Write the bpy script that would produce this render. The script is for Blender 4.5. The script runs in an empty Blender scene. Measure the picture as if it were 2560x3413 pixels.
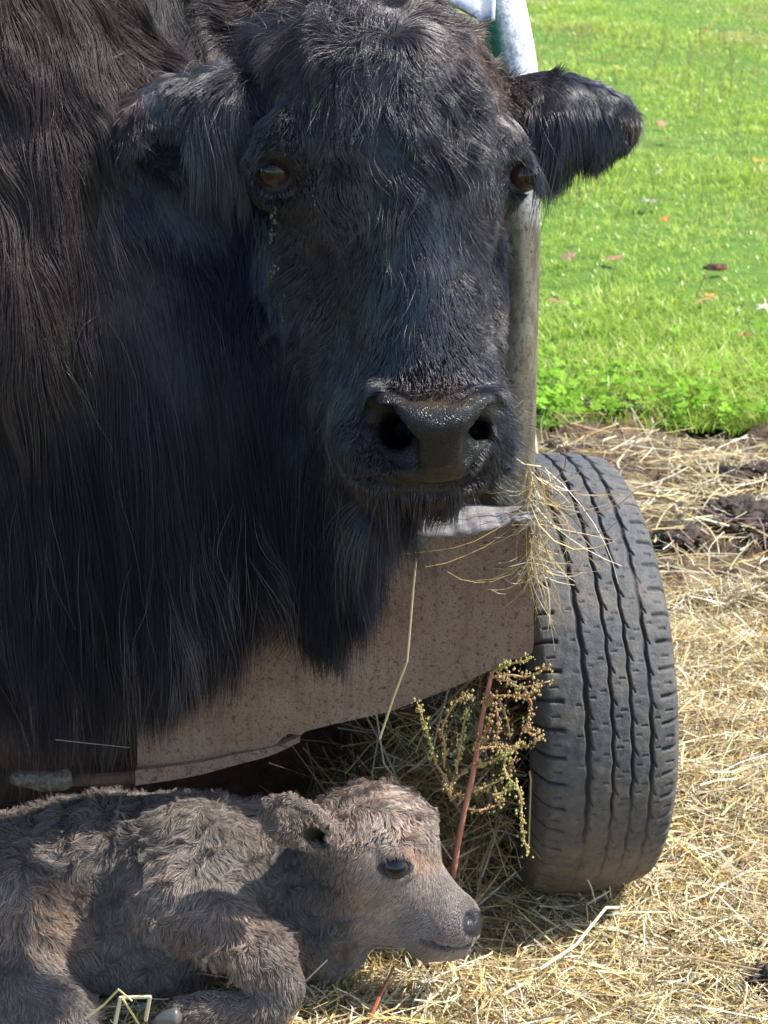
import bpy, math, random
import numpy as np
from mathutils import Vector, kdtree
import openvdb as vdb
R = math.radians
rnd = random.Random(7)
rng = np.random.default_rng(11)
C = bpy.context.scene.collection
sc = bpy.context.scene

# ------------------------------------------------------------------ camera, sky, sun, exposure
W0, H0, F0 = 2560.0, 3413.0, 6842.0        # photo size and focal length in photo pixels
CAMZ, PITCH = 1.6, R(20)
cam_d = bpy.data.cameras.new('camera'); cam = bpy.data.objects.new('camera', cam_d); C.objects.link(cam)
cam.location = (0, 0, CAMZ); cam.rotation_euler = (R(90) - PITCH, 0, 0)
cam_d.sensor_fit = 'VERTICAL'; cam_d.sensor_height = 24; cam_d.lens = 24 * F0 / H0
cam_d.clip_end = 500; cam_d.clip_start = 0.05
cam_d.dof.use_dof = True; cam_d.dof.focus_distance = 2.35; cam_d.dof.aperture_fstop = 11
sc.camera = cam

SUN = Vector((0.62, 0.04, 0.80)).normalized()
w = bpy.data.worlds.new('World'); sc.world = w; w.use_nodes = True
nt = w.node_tree; nt.nodes.clear()
sky = nt.nodes.new('ShaderNodeTexSky'); sky.sky_type = 'NISHITA'; sky.sun_disc = False
sky.sun_elevation = math.asin(SUN.z); sky.sun_rotation = math.atan2(SUN.x, SUN.y)
sky.altitude = 200; sky.air_density = 1.0; sky.dust_density = 1.0; sky.ozone_density = 1.0
bg = nt.nodes.new('ShaderNodeBackground'); bg.inputs['Strength'].default_value = 0.15
wo = nt.nodes.new('ShaderNodeOutputWorld')
nt.links.new(sky.outputs[0], bg.inputs[0]); nt.links.new(bg.outputs[0], wo.inputs[0])
sun_d = bpy.data.lights.new('sun', 'SUN'); sun_d.energy = 4.2; sun_d.angle = R(0.5); sun_d.color = (1, 0.95, 0.87)
sun = bpy.data.objects.new('sun', sun_d); C.objects.link(sun)
sun.rotation_euler = (-SUN).to_track_quat('-Z', 'Y').to_euler(); sun.location = (3, 1, 5)
sc.view_settings.view_transform = 'Standard'; sc.view_settings.look = 'None'
sc.view_settings.exposure = 1.25; sc.view_settings.gamma = 1

# ------------------------------------------------------------------ helpers
cp, sp = math.cos(PITCH), math.sin(PITCH)
def ray(u, v):
    xc = (np.asarray(u, float) - W0 / 2) / F0; yc = -(np.asarray(v, float) - H0 / 2) / F0
    return np.stack([xc + 0 * yc, cp + yc * sp, -sp + yc * cp], -1)
def P(u, v, Y):
    """the world point at photo position (u, v) and world depth Y"""
    d = ray(u, v); t = np.asarray(Y, float) / d[..., 1]
    p = d * t[..., None]; p[..., 2] += CAMZ
    return p
def G(u, v, z=0.0):
    d = ray(u, v); t = (z - CAMZ) / d[..., 2]
    p = d * t[..., None]; p[..., 2] += CAMZ
    return p
def KP(v, Y):
    d = ray(1280, v); return float(Y / d[1] / F0)   # metres per photo pixel there
def pix(p):
    q = p - np.array([0, 0, CAMZ]); zc = q[:, 1] * cp - q[:, 2] * sp; yc = q[:, 1] * sp + q[:, 2] * cp
    return W0 / 2 + F0 * q[:, 0] / zc, H0 / 2 - F0 * yc / zc

def tag(o, label=None, cat=None, group=None, kind=None):
    if label: o['label'] = label
    if cat: o['category'] = cat
    if group: o['group'] = group
    if kind: o['kind'] = kind
    return o
def empty(name, loc=(0, 0, 0)):
    o = bpy.data.objects.new(name, None); o.location = loc; o.empty_display_size = .1; C.objects.link(o); return o
def mesh_obj(name, verts, faces, mat, parent=None, smooth=True, attrs=None):
    me = bpy.data.meshes.new(name)
    if isinstance(faces, np.ndarray):
        verts = np.asarray(verts, np.float32); n = faces.shape[1]
        me.vertices.add(len(verts)); me.vertices.foreach_set('co', verts.ravel())
        me.loops.add(faces.size); me.loops.foreach_set('vertex_index', faces.astype(np.int32).ravel())
        me.polygons.add(len(faces)); me.polygons.foreach_set('loop_start', np.arange(len(faces), dtype=np.int32) * n)
        me.update(calc_edges=True)
    else:
        me.from_pydata([tuple(map(float, v)) for v in verts], [], faces)
    me.polygons.foreach_set('use_smooth', np.full(len(me.polygons), smooth))
    if attrs:
        for k, a in attrs.items():
            a = np.asarray(a, np.float32)
            if a.ndim == 1:
                at = me.attributes.new(k, 'FLOAT', 'POINT'); at.data.foreach_set('value', a)
            else:
                at = me.attributes.new(k, 'FLOAT_COLOR', 'POINT')
                at.data.foreach_set('color', np.concatenate([a, np.ones((len(a), 1), np.float32)], 1).ravel())
    me.materials.append(mat); me.update()
    o = bpy.data.objects.new(name, me); C.objects.link(o)
    if parent: o.parent = parent
    return o
def tube(path, rad, n=8, close=True):
    """verts, faces of a tube along a list of points with radii"""
    path = np.asarray(path, float); m = len(path)
    rad = np.full(m, rad) if np.isscalar(rad) else np.asarray(rad, float)
    tan = np.gradient(path, axis=0); tan /= np.linalg.norm(tan, axis=1)[:, None] + 1e-12
    up = np.array([0, 0, 1.]) if abs(tan[0, 2]) < .9 else np.array([0, 1., 0])
    V = []; F = []
    for i in range(m):
        a = np.cross(tan[i], up); a /= np.linalg.norm(a) + 1e-12; b = np.cross(a, tan[i]); up = b if i else up
        for k in range(n):
            t = 2 * math.pi * k / n; V.append(path[i] + rad[i] * (a * math.cos(t) + b * math.sin(t)))
    for i in range(m - 1):
        for k in range(n):
            F.append((i * n + k, i * n + (k + 1) % n, (i + 1) * n + (k + 1) % n, (i + 1) * n + k))
    if close: F.append(tuple(range(n))[::-1]); F.append(tuple((m - 1) * n + k for k in range(n)))
    return V, F
class MB:
    def __init__(s): s.V = []; s.F = []
    def add(s, V, F):
        o = len(s.V); s.V += [tuple(v) for v in V]; s.F += [tuple(i + o for i in f) for f in F]
    def build(s, name, mat, parent=None, smooth=True): return mesh_obj(name, s.V, s.F, mat, parent, smooth)
def bez(pts, n=24):
    """Catmull-Rom through the points"""
    p = np.asarray(pts, float); p = np.vstack([2 * p[0] - p[1], p, 2 * p[-1] - p[-2]]); out = []
    m = len(p) - 3
    for i in range(m):
        for t in np.linspace(0, 1, max(2, n // m), endpoint=(i == m - 1)):
            a, b, c, d = p[i:i + 4]
            out.append(.5 * ((2 * b) + (c - a) * t + (2 * a - 5 * b + 4 * c - d) * t * t + (3 * b - a - 3 * c + d) * t ** 3))
    return np.array(out)
def noise3(p, s, seed=0):
    """cheap smooth pseudo noise from summed sines, about -1..1"""
    r = np.random.default_rng(seed); q = p * s; o = np.zeros(len(p))
    for i in range(6):
        d = r.normal(size=3) * (1 + .35 * i); o += np.sin(q @ d + r.uniform(0, 6.28)) / (1 + .25 * i)
    return o / 2.6

# ------------------------------------------------------------------ materials
def mat_new(name):
    m = bpy.data.materials.new(name); m.use_nodes = True; nt = m.node_tree
    return m, nt, nt.nodes['Principled BSDF']
def N(nt, t, **kw):
    n = nt.nodes.new(t)
    for k, v in kw.items():
        if hasattr(n, k): setattr(n, k, v)
    return n
def tex(nt, scale, detail=4, rough=.6, coord='Object', typ='noise', stretch=None):
    tc = nt.nodes.new('ShaderNodeTexCoord'); mp = nt.nodes.new('ShaderNodeMapping')
    nt.links.new(tc.outputs[coord], mp.inputs[0])
    if stretch: mp.inputs['Scale'].default_value = stretch
    if typ == 'noise':
        n = nt.nodes.new('ShaderNodeTexNoise'); n.inputs['Detail'].default_value = detail; n.inputs['Roughness'].default_value = rough
    else:
        n = nt.nodes.new('ShaderNodeTexVoronoi')
    n.inputs['Scale'].default_value = scale; nt.links.new(mp.outputs[0], n.inputs['Vector']); return n
def ramp(nt, src, stops):
    r = nt.nodes.new('ShaderNodeValToRGB'); el = r.color_ramp.elements
    while len(el) < len(stops): el.new(.5)
    for e, (p_, c) in zip(el, stops):
        e.position = p_; e.color = (*c, 1) if len(c) == 3 else c
    nt.links.new(src, r.inputs[0]); return r
def mixc(nt, fac, a, b, mode='MIX'):
    m = nt.nodes.new('ShaderNodeMix'); m.data_type = 'RGBA'; m.blend_type = mode
    for sock, val in ((m.inputs[0], fac), (m.inputs[6], a), (m.inputs[7], b)):
        if isinstance(val, (int, float)): sock.default_value = val
        elif isinstance(val, tuple): sock.default_value = (*val, 1)
        else: nt.links.new(val, sock)
    return m.outputs[2]
def bump(nt, h, strength, dist, normal=None):
    b = nt.nodes.new('ShaderNodeBump'); b.inputs['Strength'].default_value = strength; b.inputs['Distance'].default_value = dist
    nt.links.new(h, b.inputs['Height'])
    if normal: nt.links.new(normal, b.inputs['Normal'])
    return b.outputs[0]
def attr(nt, name):
    a = nt.nodes.new('ShaderNodeAttribute'); a.attribute_name = name; return a
L = lambda nt, a, b: nt.links.new(a, b)

def hair_mat(name, rough=.32, spec=.5, trans=0.0):
    m, nt, b = mat_new(name); a = attr(nt, 'tint')
    L(nt, a.outputs['Color'], b.inputs['Base Color'])
    b.inputs['Roughness'].default_value = rough; b.inputs['Specular IOR Level'].default_value = spec
    return m
M = {}
M['cow_hair'] = hair_mat('cow_hair', .33, .6)
M['cow_body_hair'] = hair_mat('cow_body_hair', .45, .30)
M['calf_hair'] = hair_mat('calf_hair', .5, .4)
def skin_mat(name, skin, wet):
    m, nt, b = mat_new(name); col = attr(nt, 'tint'); ms = attr(nt, 'bare')
    L(nt, col.outputs['Color'], b.inputs['Base Color'])
    mr = N(nt, 'ShaderNodeMapRange'); mr.inputs['To Min'].default_value = .8; mr.inputs['To Max'].default_value = wet
    L(nt, ms.outputs['Fac'], mr.inputs[0]); L(nt, mr.outputs[0], b.inputs['Roughness'])
    mr2 = N(nt, 'ShaderNodeMapRange'); mr2.inputs['To Min'].default_value = .15; mr2.inputs['To Max'].default_value = .30
    L(nt, ms.outputs['Fac'], mr2.inputs[0]); L(nt, mr2.outputs[0], b.inputs['Specular IOR Level'])
    v = tex(nt, 380, typ='voronoi', stretch=(1, 1, 1)); v.feature = 'DISTANCE_TO_EDGE'
    r = ramp(nt, v.outputs['Distance'], [(0, (0, 0, 0)), (.16, (1, 1, 1))])
    n1 = tex(nt, 60, 5)
    mu = N(nt, 'ShaderNodeMath', operation='MULTIPLY'); L(nt, r.outputs[0], mu.inputs[0]); L(nt, ms.outputs['Fac'], mu.inputs[1])
    n1b = bump(nt, n1.outputs[0], .3, .004)
    L(nt, bump(nt, mu.outputs[0], .5, .0011, n1b), b.inputs['Normal'])
    return m
M['cow_skin'] = skin_mat('cow_skin', None, .30)
M['calf_skin'] = skin_mat('calf_skin', None, .3)

# ------------------------------------------------------------------ implicit bodies
def rotm(rx, ry, rz):
    from mathutils import Euler
    return np.array(Euler((R(rx), R(ry), R(rz))).to_matrix())
class Body:
    def __init__(s): s.ops = []
    def E(s, u, v, Y, a, b, c, rot=(0, 0, 0), k=.03, op='+', m=False):
        """ellipsoid at photo position and depth; radii in photo pixels at that depth (metres if m)"""
        kk = 1.0 if m else KP(v, Y); s.ops.append(('E', P(u, v, Y), np.array([a, b, c]) * kk, rotm(*rot), k, op)); return s
    def W(s, ctr, rad, k=.05, op='+', rot=(0, 0, 0)):
        s.ops.append(('E', np.array(ctr, float), np.array(rad, float), rotm(*rot), k, op)); return s
    def C(s, p, q, r1, r2, k=.03, op='+', m=False):
        """round cone between two (u, v, Y), radii in photo pixels"""
        if m: s.ops.append(('C', np.array(p, float), np.array(q, float), r1, r2, k, op))
        else: s.ops.append(('C', P(*p), P(*q), r1 * KP(p[1], p[2]), r2 * KP(q[1], q[2]), k, op))
        return s
    def chain(s, pts, k=.01, op='+'):
        for a, b in zip(pts[:-1], pts[1:]): s.C(a[:3], b[:3], a[3], b[3], k, op)
        return s
    def eval(s, X):
        X = X.astype(np.float32); d = np.full(len(X), 9., np.float32)
        for o in s.ops:
            if o[0] == 'E':
                q = (X - o[1].astype(np.float32)) @ o[3].astype(np.float32)
                r = o[2].astype(np.float32)
                k0 = np.sqrt((((q / r) ** 2).sum(1))); k1 = np.sqrt((((q / (r * r)) ** 2).sum(1))) + 1e-6
                e = k0 * (k0 - 1) / k1; e = np.maximum(e, -r.min()); k, op = o[4], o[5]
            else:
                a = o[1].astype(np.float32); ba = (o[2] - o[1]).astype(np.float32); pa = X - a
                h = np.clip((pa @ ba) / float(ba @ ba), 0, 1)
                e = np.linalg.norm(pa - h[:, None] * ba, axis=1) - (o[3] + (o[4] - o[3]) * h); k, op = o[5], o[6]
            if op == '+':
                h = np.maximum(k - np.abs(d - e), 0) / k; d = np.minimum(d, e) - h * h * k * .25
            else:
                e = -e; h = np.maximum(k - np.abs(d - e), 0) / k; d = np.maximum(d, e) + h * h * k * .25
        return d
    def mesh(s, lo, hi, h):
        lo = np.array(lo, float); B = 4
        nb = np.ceil((np.array(hi) - lo) / (h * B)).astype(int); n = nb * B
        g = [lo[i] + (np.arange(nb[i]) + .5) * h * B - h / 2 for i in range(3)]
        ctr = np.stack(np.meshgrid(*g, indexing='ij'), -1).reshape(-1, 3)
        dc = s.eval(ctr); act = np.abs(dc) < h * B * 1.6
        D = dc.reshape(nb).repeat(B, 0).repeat(B, 1).repeat(B, 2).astype(np.float32)
        off = np.stack(np.meshgrid(*[(np.arange(B) - (B - 1) / 2) * h] * 3, indexing='ij'), -1).reshape(-1, 3)
        idx = np.nonzero(act)[0]; pts = (ctr[idx][:, None] + off[None]).reshape(-1, 3)
        val = np.concatenate([s.eval(c) for c in np.array_split(pts, max(1, len(pts) // 400000))])
        Db = D.reshape(nb[0], B, nb[1], B, nb[2], B); i3 = np.array(np.unravel_index(idx, nb))
        Db[i3[0], :, i3[1], :, i3[2], :] = val.reshape(-1, B, B, B)
        D = Db.reshape(n); s.D, s.lo, s.h, s.n = D, lo, h, n
        grid = vdb.FloatGrid(9.0); grid.copyFromArray(np.ascontiguousarray(D, np.float32))
        pv, q = grid.convertToQuads(isovalue=0)[:2] if True else None
        pv = np.asarray(pv) * h + lo
        return pv, np.asarray(q)[:, ::-1]
    def grad(s, X, e=.004):
        g = np.stack([s.eval(X + np.eye(3)[i] * e) - s.eval(X - np.eye(3)[i] * e) for i in range(3)], -1)
        return g / (np.linalg.norm(g, axis=1)[:, None] + 1e-9)
    def look(s, X):
        """fast nearest lookup of distance and outward direction"""
        if not hasattr(s, 'GR'):
            s.Dc = s.D[::2, ::2, ::2]; s.GR = np.stack(np.gradient(s.Dc), -1).astype(np.float32)
        def tri(A, q):
            q = np.clip(q, 1, np.array(A.shape[:3]) - 2.01).astype(np.float32); i0 = q.astype(np.int64); f = q - i0
            sh = A.shape[:3]; B = A.reshape(-1, *A.shape[3:]); base = (i0[:, 0] * sh[1] + i0[:, 1]) * sh[2] + i0[:, 2]; o = 0
            for dx in (0, 1):
                for dy in (0, 1):
                    for dz in (0, 1):
                        w_ = (f[:, 0] if dx else 1 - f[:, 0]) * (f[:, 1] if dy else 1 - f[:, 1]) * (f[:, 2] if dz else 1 - f[:, 2])
                        v_ = B[base + (dx * sh[1] + dy) * sh[2] + dz]; o = o + (w_[:, None] * v_ if v_.ndim > 1 else w_ * v_)
            return o
        g = tri(s.GR, (X - s.lo) / (s.h * 2)); d = tri(s.D, (X - s.lo) / s.h)
        return d, g / (np.linalg.norm(g, axis=1)[:, None] + 1e-6)

def interp(guides, u, v, pw=2.6, sc_=(1, 1)):
    """inverse distance weights of guide rows (u, v, values...)"""
    g = np.asarray(guides, float); out = np.zeros((len(u), g.shape[1] - 2)); ws = np.zeros(len(u))
    for r in g:
        w_ = 1 / (((u - r[0]) ** 2 + (v - r[1]) ** 2 + 400) ** pw * 1e-6); out += w_[:, None] * r[2:]; ws += w_
    return out / ws[:, None]

def strands(body, roots, nrm, d0, length, lift, n=8, grav=.3, clump=None, clump_w=.6, wave=0., wavek=40., jit=.25, thick=.004, coll=True, seed=0):
    """grow strands: roots, normals, comb direction, length -> (m, n, 3)"""
    r = np.random.default_rng(seed); m = len(roots)
    t0 = d0 - (d0 * nrm).sum(1)[:, None] * nrm; t0 /= np.linalg.norm(t0, axis=1)[:, None] + 1e-9
    dirn = t0 + nrm * lift[:, None] + r.normal(size=(m, 3)) * jit; dirn /= np.linalg.norm(dirn, axis=1)[:, None]
    out = np.zeros((m, n, 3)); out[:, 0] = roots; step = length / (n - 1)
    down = np.array([0, 0, -1.0]); p = roots.copy()
    g = np.asarray(grav) if np.ndim(grav) else np.full(m, grav)
    for k in range(1, n):
        tt = k / (n - 1)
        dd = dirn + down * (g * tt * 1.5)[:, None]
        if wave:
            ph = np.stack([noise3(p, wavek, seed * 7 + 31 + i) for i in range(3)], -1); dd = dd + ph * wave
        dd /= np.linalg.norm(dd, axis=1)[:, None]; dirn = dirn * .5 + dd * .5 + t0 * .08
        p = p + dd * step[:, None]
        if coll:
            ds, gr = body.look(p); need = thick * min(1, tt * 2)
            pen = np.clip(need - ds, 0, .03); p = p + gr * pen[:, None]
        out[:, k] = p
    if clump:
        nc = max(8, m // clump); ci = r.choice(m, nc, replace=False); kd = kdtree.KDTree(nc)
        for j, i in enumerate(ci): kd.insert(Vector(roots[i]), j)
        kd.balance(); near = np.array([kd.find(Vector(q))[1] for q in roots]); src = out[ci[near]]
        tt = np.linspace(0, 1, n)[None, :, None]; cw = clump_w * (r.uniform(.4, 1, m)[:, None, None])
        out = out + (src - out) * (cw * tt ** .9) * (r.uniform(.85, 1, m)[:, None, None])
    return out
def curves_obj(name, S, r0, r1, tint, mat, parent):
    m, n, _ = S.shape; hc = bpy.data.hair_curves.new(name); hc.add_curves([n] * m)
    hc.attributes['position'].data.foreach_set('vector', S.astype(np.float32).ravel())
    ra = hc.attributes.get('radius') or hc.attributes.new('radius', 'FLOAT', 'POINT')
    tt = np.linspace(0, 1, n)[None, :]; r0 = np.asarray(r0).reshape(-1, 1); rr = r0 + (r1 - r0) * tt ** 1.5
    ra.data.foreach_set('value', np.broadcast_to(rr, (m, n)).astype(np.float32).ravel())
    ca = hc.attributes.new('tint', 'FLOAT_COLOR', 'CURVE')
    ca.data.foreach_set('color', np.concatenate([tint, np.ones((m, 1))], 1).astype(np.float32).ravel())
    hc.materials.append(mat); o = bpy.data.objects.new(name, hc); C.objects.link(o)
    if parent: o.parent = parent
    return o
def scatter(V, Q, count, dens=None, seed=0):
    r = np.random.default_rng(seed); a, b, c, d = (V[Q[:, i]] for i in range(4))
    area = np.linalg.norm(np.cross(c - a, d - b), axis=1) / 2
    wt = area * (dens((a + b + c + d) / 4) if dens else 1); wt /= wt.sum()
    i = r.choice(len(Q), count, p=wt); s, t = r.uniform(size=(2, count, 1))
    return (a[i] * (1 - s) + b[i] * s) * (1 - t) + (d[i] * (1 - s) + c[i] * s) * t


# ------------------------------------------------------------------ cow body
def build_cow_body():
    b = Body()
    # barrel, hump, chest, neck, legs (metres)
    b.W((-1.15, 2.52, 1.08), (.80, .33, .40)); b.W((-.66, 2.50, 1.32), (.36, .25, .34), .15)
    b.W((-.50, 2.46, 1.00), (.34, .25, .42), .15); b.W((-1.75, 2.52, 1.10), (.35, .30, .34), .15)
    b.E(330, 1350, 2.38, 600, 400, 820, k=.15)
    b.C((1130, 620, 2.58), (500, 800, 2.64), 270, 400, .12)
    b.C((1020, 850, 2.42), (900, 1500, 2.45), 170, 230, .10)          # throat
    b.W((-.26, 2.33, .84), (.20, .13, .20), .10)                       # brisket
    for x, y in ((-.78, 2.36), (-.72, 2.64), (-1.72, 2.38), (-1.72, 2.66)):
        b.C((x, y, .9), (x + .02, y, .45), .11, .065, .08, m=True); b.C((x + .02, y, .45), (x, y, .12), .062, .042, .03, m=True)
        b.W((x, y - .01, .05), (.06, .07, .05), .02)
    b.E(720, 250, 2.58, 430, 300, 420, k=.10)
    # head
    b.E(1270, 350, 2.32, 375, 400, 330, k=.06)
    b.E(1200, 190, 2.36, 290, 300, 180, k=.06)
    b.E(1315, 590, 2.31, 375, 400, 300, (0, 0, 10), .05)
    b.C((1345, 620, 2.265), (1425, 1300, 2.155), 255, 205, .05)
    b.C((1080, 800, 2.345), (1240, 1420, 2.22), 200, 165, .06)         # near cheek and jaw
    b.C((1550, 850, 2.38), (1570, 1400, 2.24), 130, 95, .06)
    b.E(1400, 1420, 2.165, 275, 200, 225, k=.05)                       # muzzle
    b.E(1440, 1440, 2.11, 170, 110, 150, k=.03)
    b.E(1390, 1590, 2.175, 205, 190, 80, k=.025)                       # lower jaw
    b.C((1240, 1480, 2.13), (1290, 1540, 2.13), 105, 80, .03)          # upper lip, near side
    b.C((1610, 1490, 2.15), (1580, 1550, 2.15), 55, 45, .03)
    b.chain([(1120, 480, 2.235, 60), (950, 470, 2.225, 66), (870, 540, 2.25, 50)], .03)   # near brow
    b.chain([(1560, 500, 2.25, 50), (1670, 490, 2.27, 52), (1715, 540, 2.30, 40)], .03)  # far brow
    b.E(910, 590, 2.265, 85, 80, 90, k=.03); b.E(1690, 590, 2.305, 62, 75, 80, k=.03)
    b.chain([(1150, 1560, 2.27, 150), (1120, 1780, 2.31, 120), (1080, 1960, 2.32, 90)], .06)
    # ears: stalk, blade, hollow
    b.C((900, 400, 2.34), (760, 370, 2.29), 115, 125, .03)
    b.E(600, 415, 2.27, 200, 100, 150, (-18, -12, 12), .03)
    b.E(560, 505, 2.215, 140, 110, 85, (-18, -6, 12), .010, '-')
    b.C((1680, 400, 2.38), (1800, 400, 2.38), 110, 120, .03)
    b.E(1905, 395, 2.38, 222, 90, 128, (0, 8, -12), .03)
    b.E(2050, 440, 2.335, 60, 50, 45, (0, 0, 0), .01, '-')
    # eye openings
    b.E(913, 572, 2.222, 66, 60, 56, (0, 28, 0), .012, '-')
    b.E(1735, 583, 2.262, 44, 60, 46, (0, -20, 0), .012, '-')
    b.chain([(838, 552, 2.230, 19), (876, 508, 2.210, 22), (934, 504, 2.205, 21), (984, 570, 2.210, 15)], .012)  # upper lid
    b.chain([(855, 590, 2.232, 12), (900, 632, 2.218, 13), (955, 625, 2.214, 12), (980, 590, 2.216, 12)], .012)   # lower lid
    b.chain([(1690, 560, 2.268, 14), (1725, 530, 2.265, 16), (1765, 550, 2.285, 14)], .012)
    b.chain([(1695, 605, 2.268, 10), (1725, 632, 2.268, 11), (1755, 622, 2.285, 10)], .012)
    # nose: raised upper rim, nostrils, philtrum, mouth
    b.chain([(1238, 1312, 2.105, 24), (1290, 1364, 2.074, 38), (1380, 1402, 2.055, 40), (1440, 1412, 2.050, 38),
             (1520, 1395, 2.055, 38), (1596, 1358, 2.070, 36), (1648, 1322, 2.096, 26)], .02)
    b.E(1462, 1470, 2.064, 92, 55, 110, k=.02); b.E(1430, 1566, 2.085, 150, 60, 32, k=.02)
    b.chain([(1258, 1368, 2.082, 30), (1284, 1404, 2.070, 60), (1322, 1455, 2.062, 72), (1358, 1526, 2.070, 42)], .008, '-')
    b.E(1258, 1478, 2.062, 82, 75, 82, k=.02, op='-'); b.E(1636, 1462, 2.072, 48, 65, 72, k=.015, op='-')
    b.C((1318, 1440, 2.08), (1345, 1440, 2.16), 66, 34, .01, '-')
    b.chain([(1642, 1374, 2.092, 26), (1620, 1408, 2.070, 52), (1594, 1460, 2.064, 50), (1572, 1522, 2.074, 28)], .008, '-')
    b.C((1602, 1430, 2.08), (1590, 1440, 2.14), 46, 24, .01, '-')
    b.chain([(1180, 1570, 2.13, 9), (1280, 1592, 2.085, 12), (1370, 1606, 2.06, 12), (1455, 1597, 2.055, 12), (1540, 1588, 2.065, 12), (1620, 1580, 2.10, 9)], .012, '-')
    b.chain([(1230, 1618, 2.13, 14), (1320, 1634, 2.108, 18), (1420, 1640, 2.100, 20), (1500, 1628, 2.105, 17), (1580, 1606, 2.13, 12)], .02)
    return b
cow = build_cow_body()
V, Q = cow.mesh((-2.2, 1.95, -.02), (.42, 2.95, 1.78), .006)
nose_pts = [(1440, 1450, 150, 95), (1460, 1540, 90, 60), (1345, 1440, 46, 75), (1592, 1430, 34, 55), (1425, 1588, 140, 20), (1285, 1352, 62, 34), (1610, 1346, 50, 30), (1440, 1395, 190, 24), (1400, 1628, 110, 10)]
def bare_mask(u, v, y):
    mk = np.zeros(len(u))
    for a, b_, ra, rb in nose_pts: mk = np.maximum(mk, np.clip(1.35 - np.sqrt(((u - a) / ra) ** 2 + ((v - b_) / rb) ** 2), 0, .3) / .3)
    mk *= (y < 2.16)
    for a, b_, ra, rb in ((917, 572, 66, 62), (1738, 583, 46, 60)):
        mk = np.maximum(mk, np.clip(1.2 - np.sqrt(((u - a) / ra) ** 2 + ((v - b_) / rb) ** 2), 0, .3) / .3 * (y < 2.32))
    return mk
u_, v_ = pix(V); bare = bare_mask(u_, v_, V[:, 1])
base = np.tile(np.array([[.012, .011, .011]]), (len(V), 1))
base = base * (1 - bare[:, None]) + bare[:, None] * np.array([[.010, .0095, .010]])
warm = np.clip(1 - np.abs(u_ - 1460) / 150, 0, 1) * np.clip(1 - np.abs(v_ - 1330) / 50, 0, 1) * (V[:, 1] < 2.2)
lips = np.clip(1 - np.abs(v_ - 1620) / 60, 0, 1) * np.clip(1.2 - np.abs(u_ - 1400) / 200, 0, 1) * (V[:, 1] < 2.2)
base += (warm + .5 * lips)[:, None] * np.array([[.05, .032, .016]])
cow_o = mesh_obj('long_haired_cow', V, Q, M['cow_skin'], attrs={'tint': base, 'bare': bare})
tag(cow_o, 'large black long-haired cow standing over the calf, head turned to the camera beside the trailer', 'cow')

# ------------------------------------------------------------------ calf body
def build_calf_body():
    b = Body()
    b.C((60, 2990, 2.52), (600, 2900, 2.50), 250, 245, .05)
    b.E(330, 2880, 2.52, 300, 220, 215, k=.05)
    b.E(660, 2900, 2.44, 230, 200, 250, (0, 20, 0), .05)                 # shoulder
    b.E(-180, 3000, 2.52, 330, 260, 270, k=.06)                          # rump
    b.E(70, 3060, 2.40, 165, 150, 205, (0, -8, 0), .03)                  # stifle
    b.chain([(-160, 3300, 2.36, 120), (80, 3300, 2.34, 120), (215, 3400, 2.31, 95), (240, 3520, 2.31, 70)], .03)  # hind shank
    b.C((330, 3130, 2.45), (560, 3200, 2.44), 170, 150, .04)             # belly
    b.C((610, 3000, 2.38), (868, 3180, 2.34), 158, 98, .03)            # upper foreleg
    b.chain([(885, 3195, 2.335, 92), (938, 3290, 2.33, 58), (900, 3360, 2.32, 58)], .025)   # folded knee
    b.chain([(900, 3365, 2.32, 52), (700, 3365, 2.31, 45), (610, 3372, 2.31, 48)], .02)      # cannon folded back
    b.C((860, 2870, 2.49), (1130, 2900, 2.46), 185, 190, .05)            # neck
    b.E(1010, 3030, 2.46, 210, 190, 190, k=.05)
    b.E(1080, 3130, 2.46, 150, 140, 100, k=.04)
    # head
    b.E(1220, 2790, 2.43, 190, 170, 165, (0, 15, 0), .04)
    b.E(1330, 2740, 2.43, 130, 120, 100, (0, 30, 0), .03)
    b.C((1270, 2870, 2.42), (1490, 3050, 2.40), 160, 88, .035)
    b.C((1190, 2990, 2.43), (1470, 3120, 2.40), 135, 62, .035)
    b.E(1515, 3080, 2.40, 84, 74, 82, (0, 0, 0), .025)
    b.C((1420, 3160, 2.405), (1525, 3160, 2.405), 42, 30, .02)
    b.E(1550, 3085, 2.385, 40, 46, 56, k=.015)
    b.chain([(1405, 3128, 2.374, 6), (1440, 3140, 2.371, 10), (1490, 3148, 2.371, 12), (1560, 3140, 2.376, 11), (1612, 3128, 2.40, 9)], .008, '-')
    b.E(1566, 3068, 2.366, 24, 28, 15, (0, 35, 0), .008, '-')
    b.E(1315, 2883, 2.341, 56, 40, 38, (0, 16, 0), .010, '-')
    b.chain([(1258, 2876, 2.374, 9), (1298, 2840, 2.362, 10), (1346, 2850, 2.360, 10), (1374, 2900, 2.366, 7)], .012)
    b.chain([(1270, 2898, 2.37, 7), (1310, 2926, 2.358, 8), (1360, 2912, 2.36, 7)], .012)
    # ear
    b.C((1110, 2800, 2.40), (1050, 2770, 2.37), 62, 62, .02)
    b.E(985, 2758, 2.345, 124, 36, 72, (0, 24, 14), .015); b.chain([(882, 2712, 2.335, 14), (905, 2676, 2.33, 18), (965, 2668, 2.322, 20), (1030, 2700, 2.318, 22), (1088, 2748, 2.325, 24)], .01)
    b.E(1026, 2764, 2.310, 66, 70, 40, (0, 36, 14), .008, '-'); b.E(945, 2740, 2.314, 74, 36, 46, (0, 30, 14), .010, '-')
    b.C((1045, 2790, 2.34), (1085, 2800, 2.38), 32, 20, .01, '-')
    return b
calf = build_calf_body()
V2, Q2 = calf.mesh((-.75, 2.12, -.10), (.24, 2.72, .40), .0034)
u2, v2 = pix(V2)
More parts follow.
